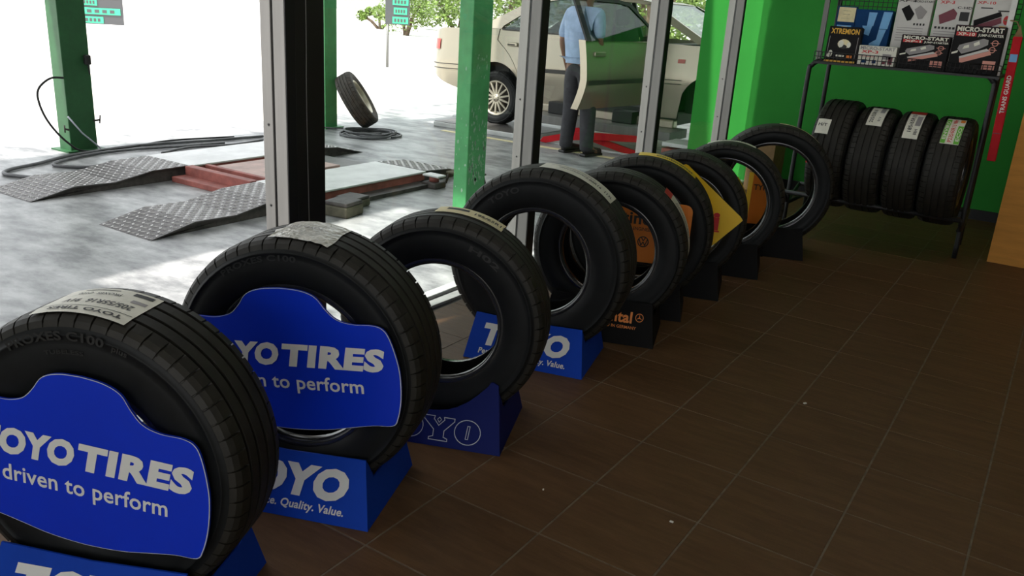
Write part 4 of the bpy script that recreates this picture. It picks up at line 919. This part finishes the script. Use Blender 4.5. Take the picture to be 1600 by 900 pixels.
for sx, (fx_, fy_) in ((-1, (-.115, .05)), (1, (.155, .08))):
    MB().box(fx_-.045, fx_+.045, fy_-.12, fy_+.15, .0, .03, .012).tube(spline([(fx_, fy_-.08, .05), (fx_, fy_, .06), (fx_, fy_+.08, .045), (fx_, fy_+.13, .035)], 4), .04, 10, rs=None).build('shoe', 'shoe', man)
bl = MB(); n = 24
for zz in (.955, .99): bl.v += [(.168*cos(2*pi*k/n), .002+.128*sin(2*pi*k/n), zz) for k in range(n)]
bl.f = [(k, (k+1) % n, n+(k+1) % n, n+k) for k in range(n)]; bl.sm = [True]*n; bl.build('belt', 'shoe', man)
hr = MB(); vs = []
for i in range(9):
    th_ = pi*.62*i/8
    for k in range(20): ph = 2*pi*k/20; rr = 1.0; vs.append((.093*sin(th_)*cos(ph), .035+.112*sin(th_)*sin(ph)-(.02 if i > 5 and sin(ph) > 0 else 0)*(i-5), 1.66+.112*cos(th_)))
hr.add(vs, [(i*20+k, i*20+(k+1) % 20, (i+1)*20+(k+1) % 20, (i+1)*20+k) for i in range(8) for k in range(20)], True); hr.build('hair', 'hair', man)
fc = MB()
for sx in (-1, 1):
    MB().tube([(sx*.032, .128, 1.655), (sx*.032, .142, 1.655)], .011, 8).build('eye', 'white', man); MB().box(sx*.085-.012, sx*.085+.012, .03, .07, 1.61, 1.68, .008).build('ear', 'skin', man)
fc.add([(-.014, .13, 1.60), (.014, .13, 1.60), (0, .165, 1.605), (0, .135, 1.655)], [(0, 1, 2), (0, 2, 3), (1, 3, 2)]).build('nose', 'skin', man)
MB().box(-.025, .025, .125, .137, 1.57, 1.58, .003).build('mouth', 'maroon', man)

# ------------------------------------------------------------------ far background: signs, shrubs, trees, road edge
def price_sign(x, y, z0, z1, wd, rz, label, rows, base):
    t = empty('price_sign', (x, y, ZF), rz); tag(t, label, 'sign')
    MB().box(-wd/2, wd/2, 0, .06, z0-ZF, z1-ZF, .01).build('panel', 'signgrey', t)
    MB().tube([(-wd*.4, .03, 0), (-wd*.4, .03, z0-ZF)], .03, 8).build('pole', 'alu', t)
    h = (z1-z0)/len(rows)
    for k, cells_ in enumerate(rows):
        for a, b in cells_: MB().box(-wd/2+wd*a, -wd/2+wd*b, -.012, 0, z1-ZF-h*(k+.88), z1-ZF-h*(k+.14)).build('cell', 'teal', t)
        for a, b in cells_: 
            nn = MB()
            for q in range(4): nn.box(-wd/2+wd*(a+(b-a)*(.12+.2*q)), -wd/2+wd*(a+(b-a)*(.24+.2*q)), -.016, -.012, z1-ZF-h*(k+.7), z1-ZF-h*(k+.34))
            nn.build('figure_marks', 'signgrey', t)
            break
    return t
price_sign(-15.1, 9.24, .44, 1.5, .84, math.radians(50), 'dark sign with green cells right of the dark green post', [[(.2, .9)], [(.2, .8)], [(.2, .9)], [(.2, .9)], [(.2, .5)], [(.2, .95)], [(.2, .6)]], 0)
price_sign(-12.13, 14.0, .69, 1.6, .5, math.radians(35), 'dark sign with green cells beyond the middle of the yard', [[(.3, .95)], [(.3, .95)], [(.3, .95)], [(.35, .9)], [(.3, .95)]], 0)
leaf_proto = [(-.5, 0, 0), (0, -.28, .06), (.5, 0, 0), (0, .28, .06)]
def shrub(x, y, r, h, label, n=1500, trunk=.3, group='trees and shrubs across the yard', zb=ZF):
    t = empty('shrub', (x, y, zb)); tag(t, label, 'shrub', group); R = random.Random(int(x*31+y*17)); mb = MB()
    lumps = [(R.uniform(-.6, .6)*r, R.uniform(-.6, .6)*r, trunk+R.uniform(.25, .85)*(h-trunk), R.uniform(.3, .55)*min(r, (h-trunk))) for _ in range(9)]
    for _ in range(n):
        a, b, c, lr = R.choice(lumps); th_ = R.uniform(0, 2*pi); cp = R.uniform(-1, 1); s_p = math.sqrt(1-cp*cp); rr = lr*R.uniform(.7, 1.05)
        p = Vector((a+rr*s_p*cos(th_), b+rr*s_p*sin(th_), max(.05, c+rr*cp))); s = R.uniform(.09, .2)*max(.7, r/1.5)
        mtx = Matrix.Rotation(R.uniform(0, 6.3), 3, 'Z') @ Matrix.Rotation(R.uniform(-1, 1), 3, 'X') @ Matrix.Rotation(R.uniform(-1, 1), 3, 'Y')
        mb.add([p+mtx @ (Vector(q_)*s) for q_ in leaf_proto], [(0, 1, 2, 3)])
    mb.build('foliage', 'leaf', t, fix=False)['kind'] = 'stuff'
    st = MB()
    for a, b, c, lr in lumps[:4]: st.tube([(a*.1, b*.1, 0), (a*.5, b*.5, c*.6), (a, b, c)], .05, 6, rs=[.07, .05, .02])
    st.build('stem', 'bark', t)
for x, y, r, h, lbl in ((-27, 30, 1.2, .9, 'low pale shrub at the top edge beside the black pillar'), (-26, 34.5, 2.2, 2.6, 'leafy shrub beyond the second sign'), (-31, 46, 3.2, 3.9, 'bright bushy tree left of the worn green post'), (-22.6, 26.6, 1.2, 1.6, 'shrub left of the far dark sign'),
                        (-7.5, 16.5, 1.6, 3.2, 'tree showing above the car windows'), (-3.9, 15.5, 1.6, 3.0, 'tree behind the car bonnet'), (-6.6, 23.5, 2.4, 4.6, 'taller tree behind the car windscreen'), (-9.5, 20, 2, 3.2, 'tree behind the car boot')):
    shrub(x, y, r, h, lbl, 2200)
tag(MB().box(-80, -20, 62, 63, ZF, 1.5).build('trim_5', 'step'), kind='structure')
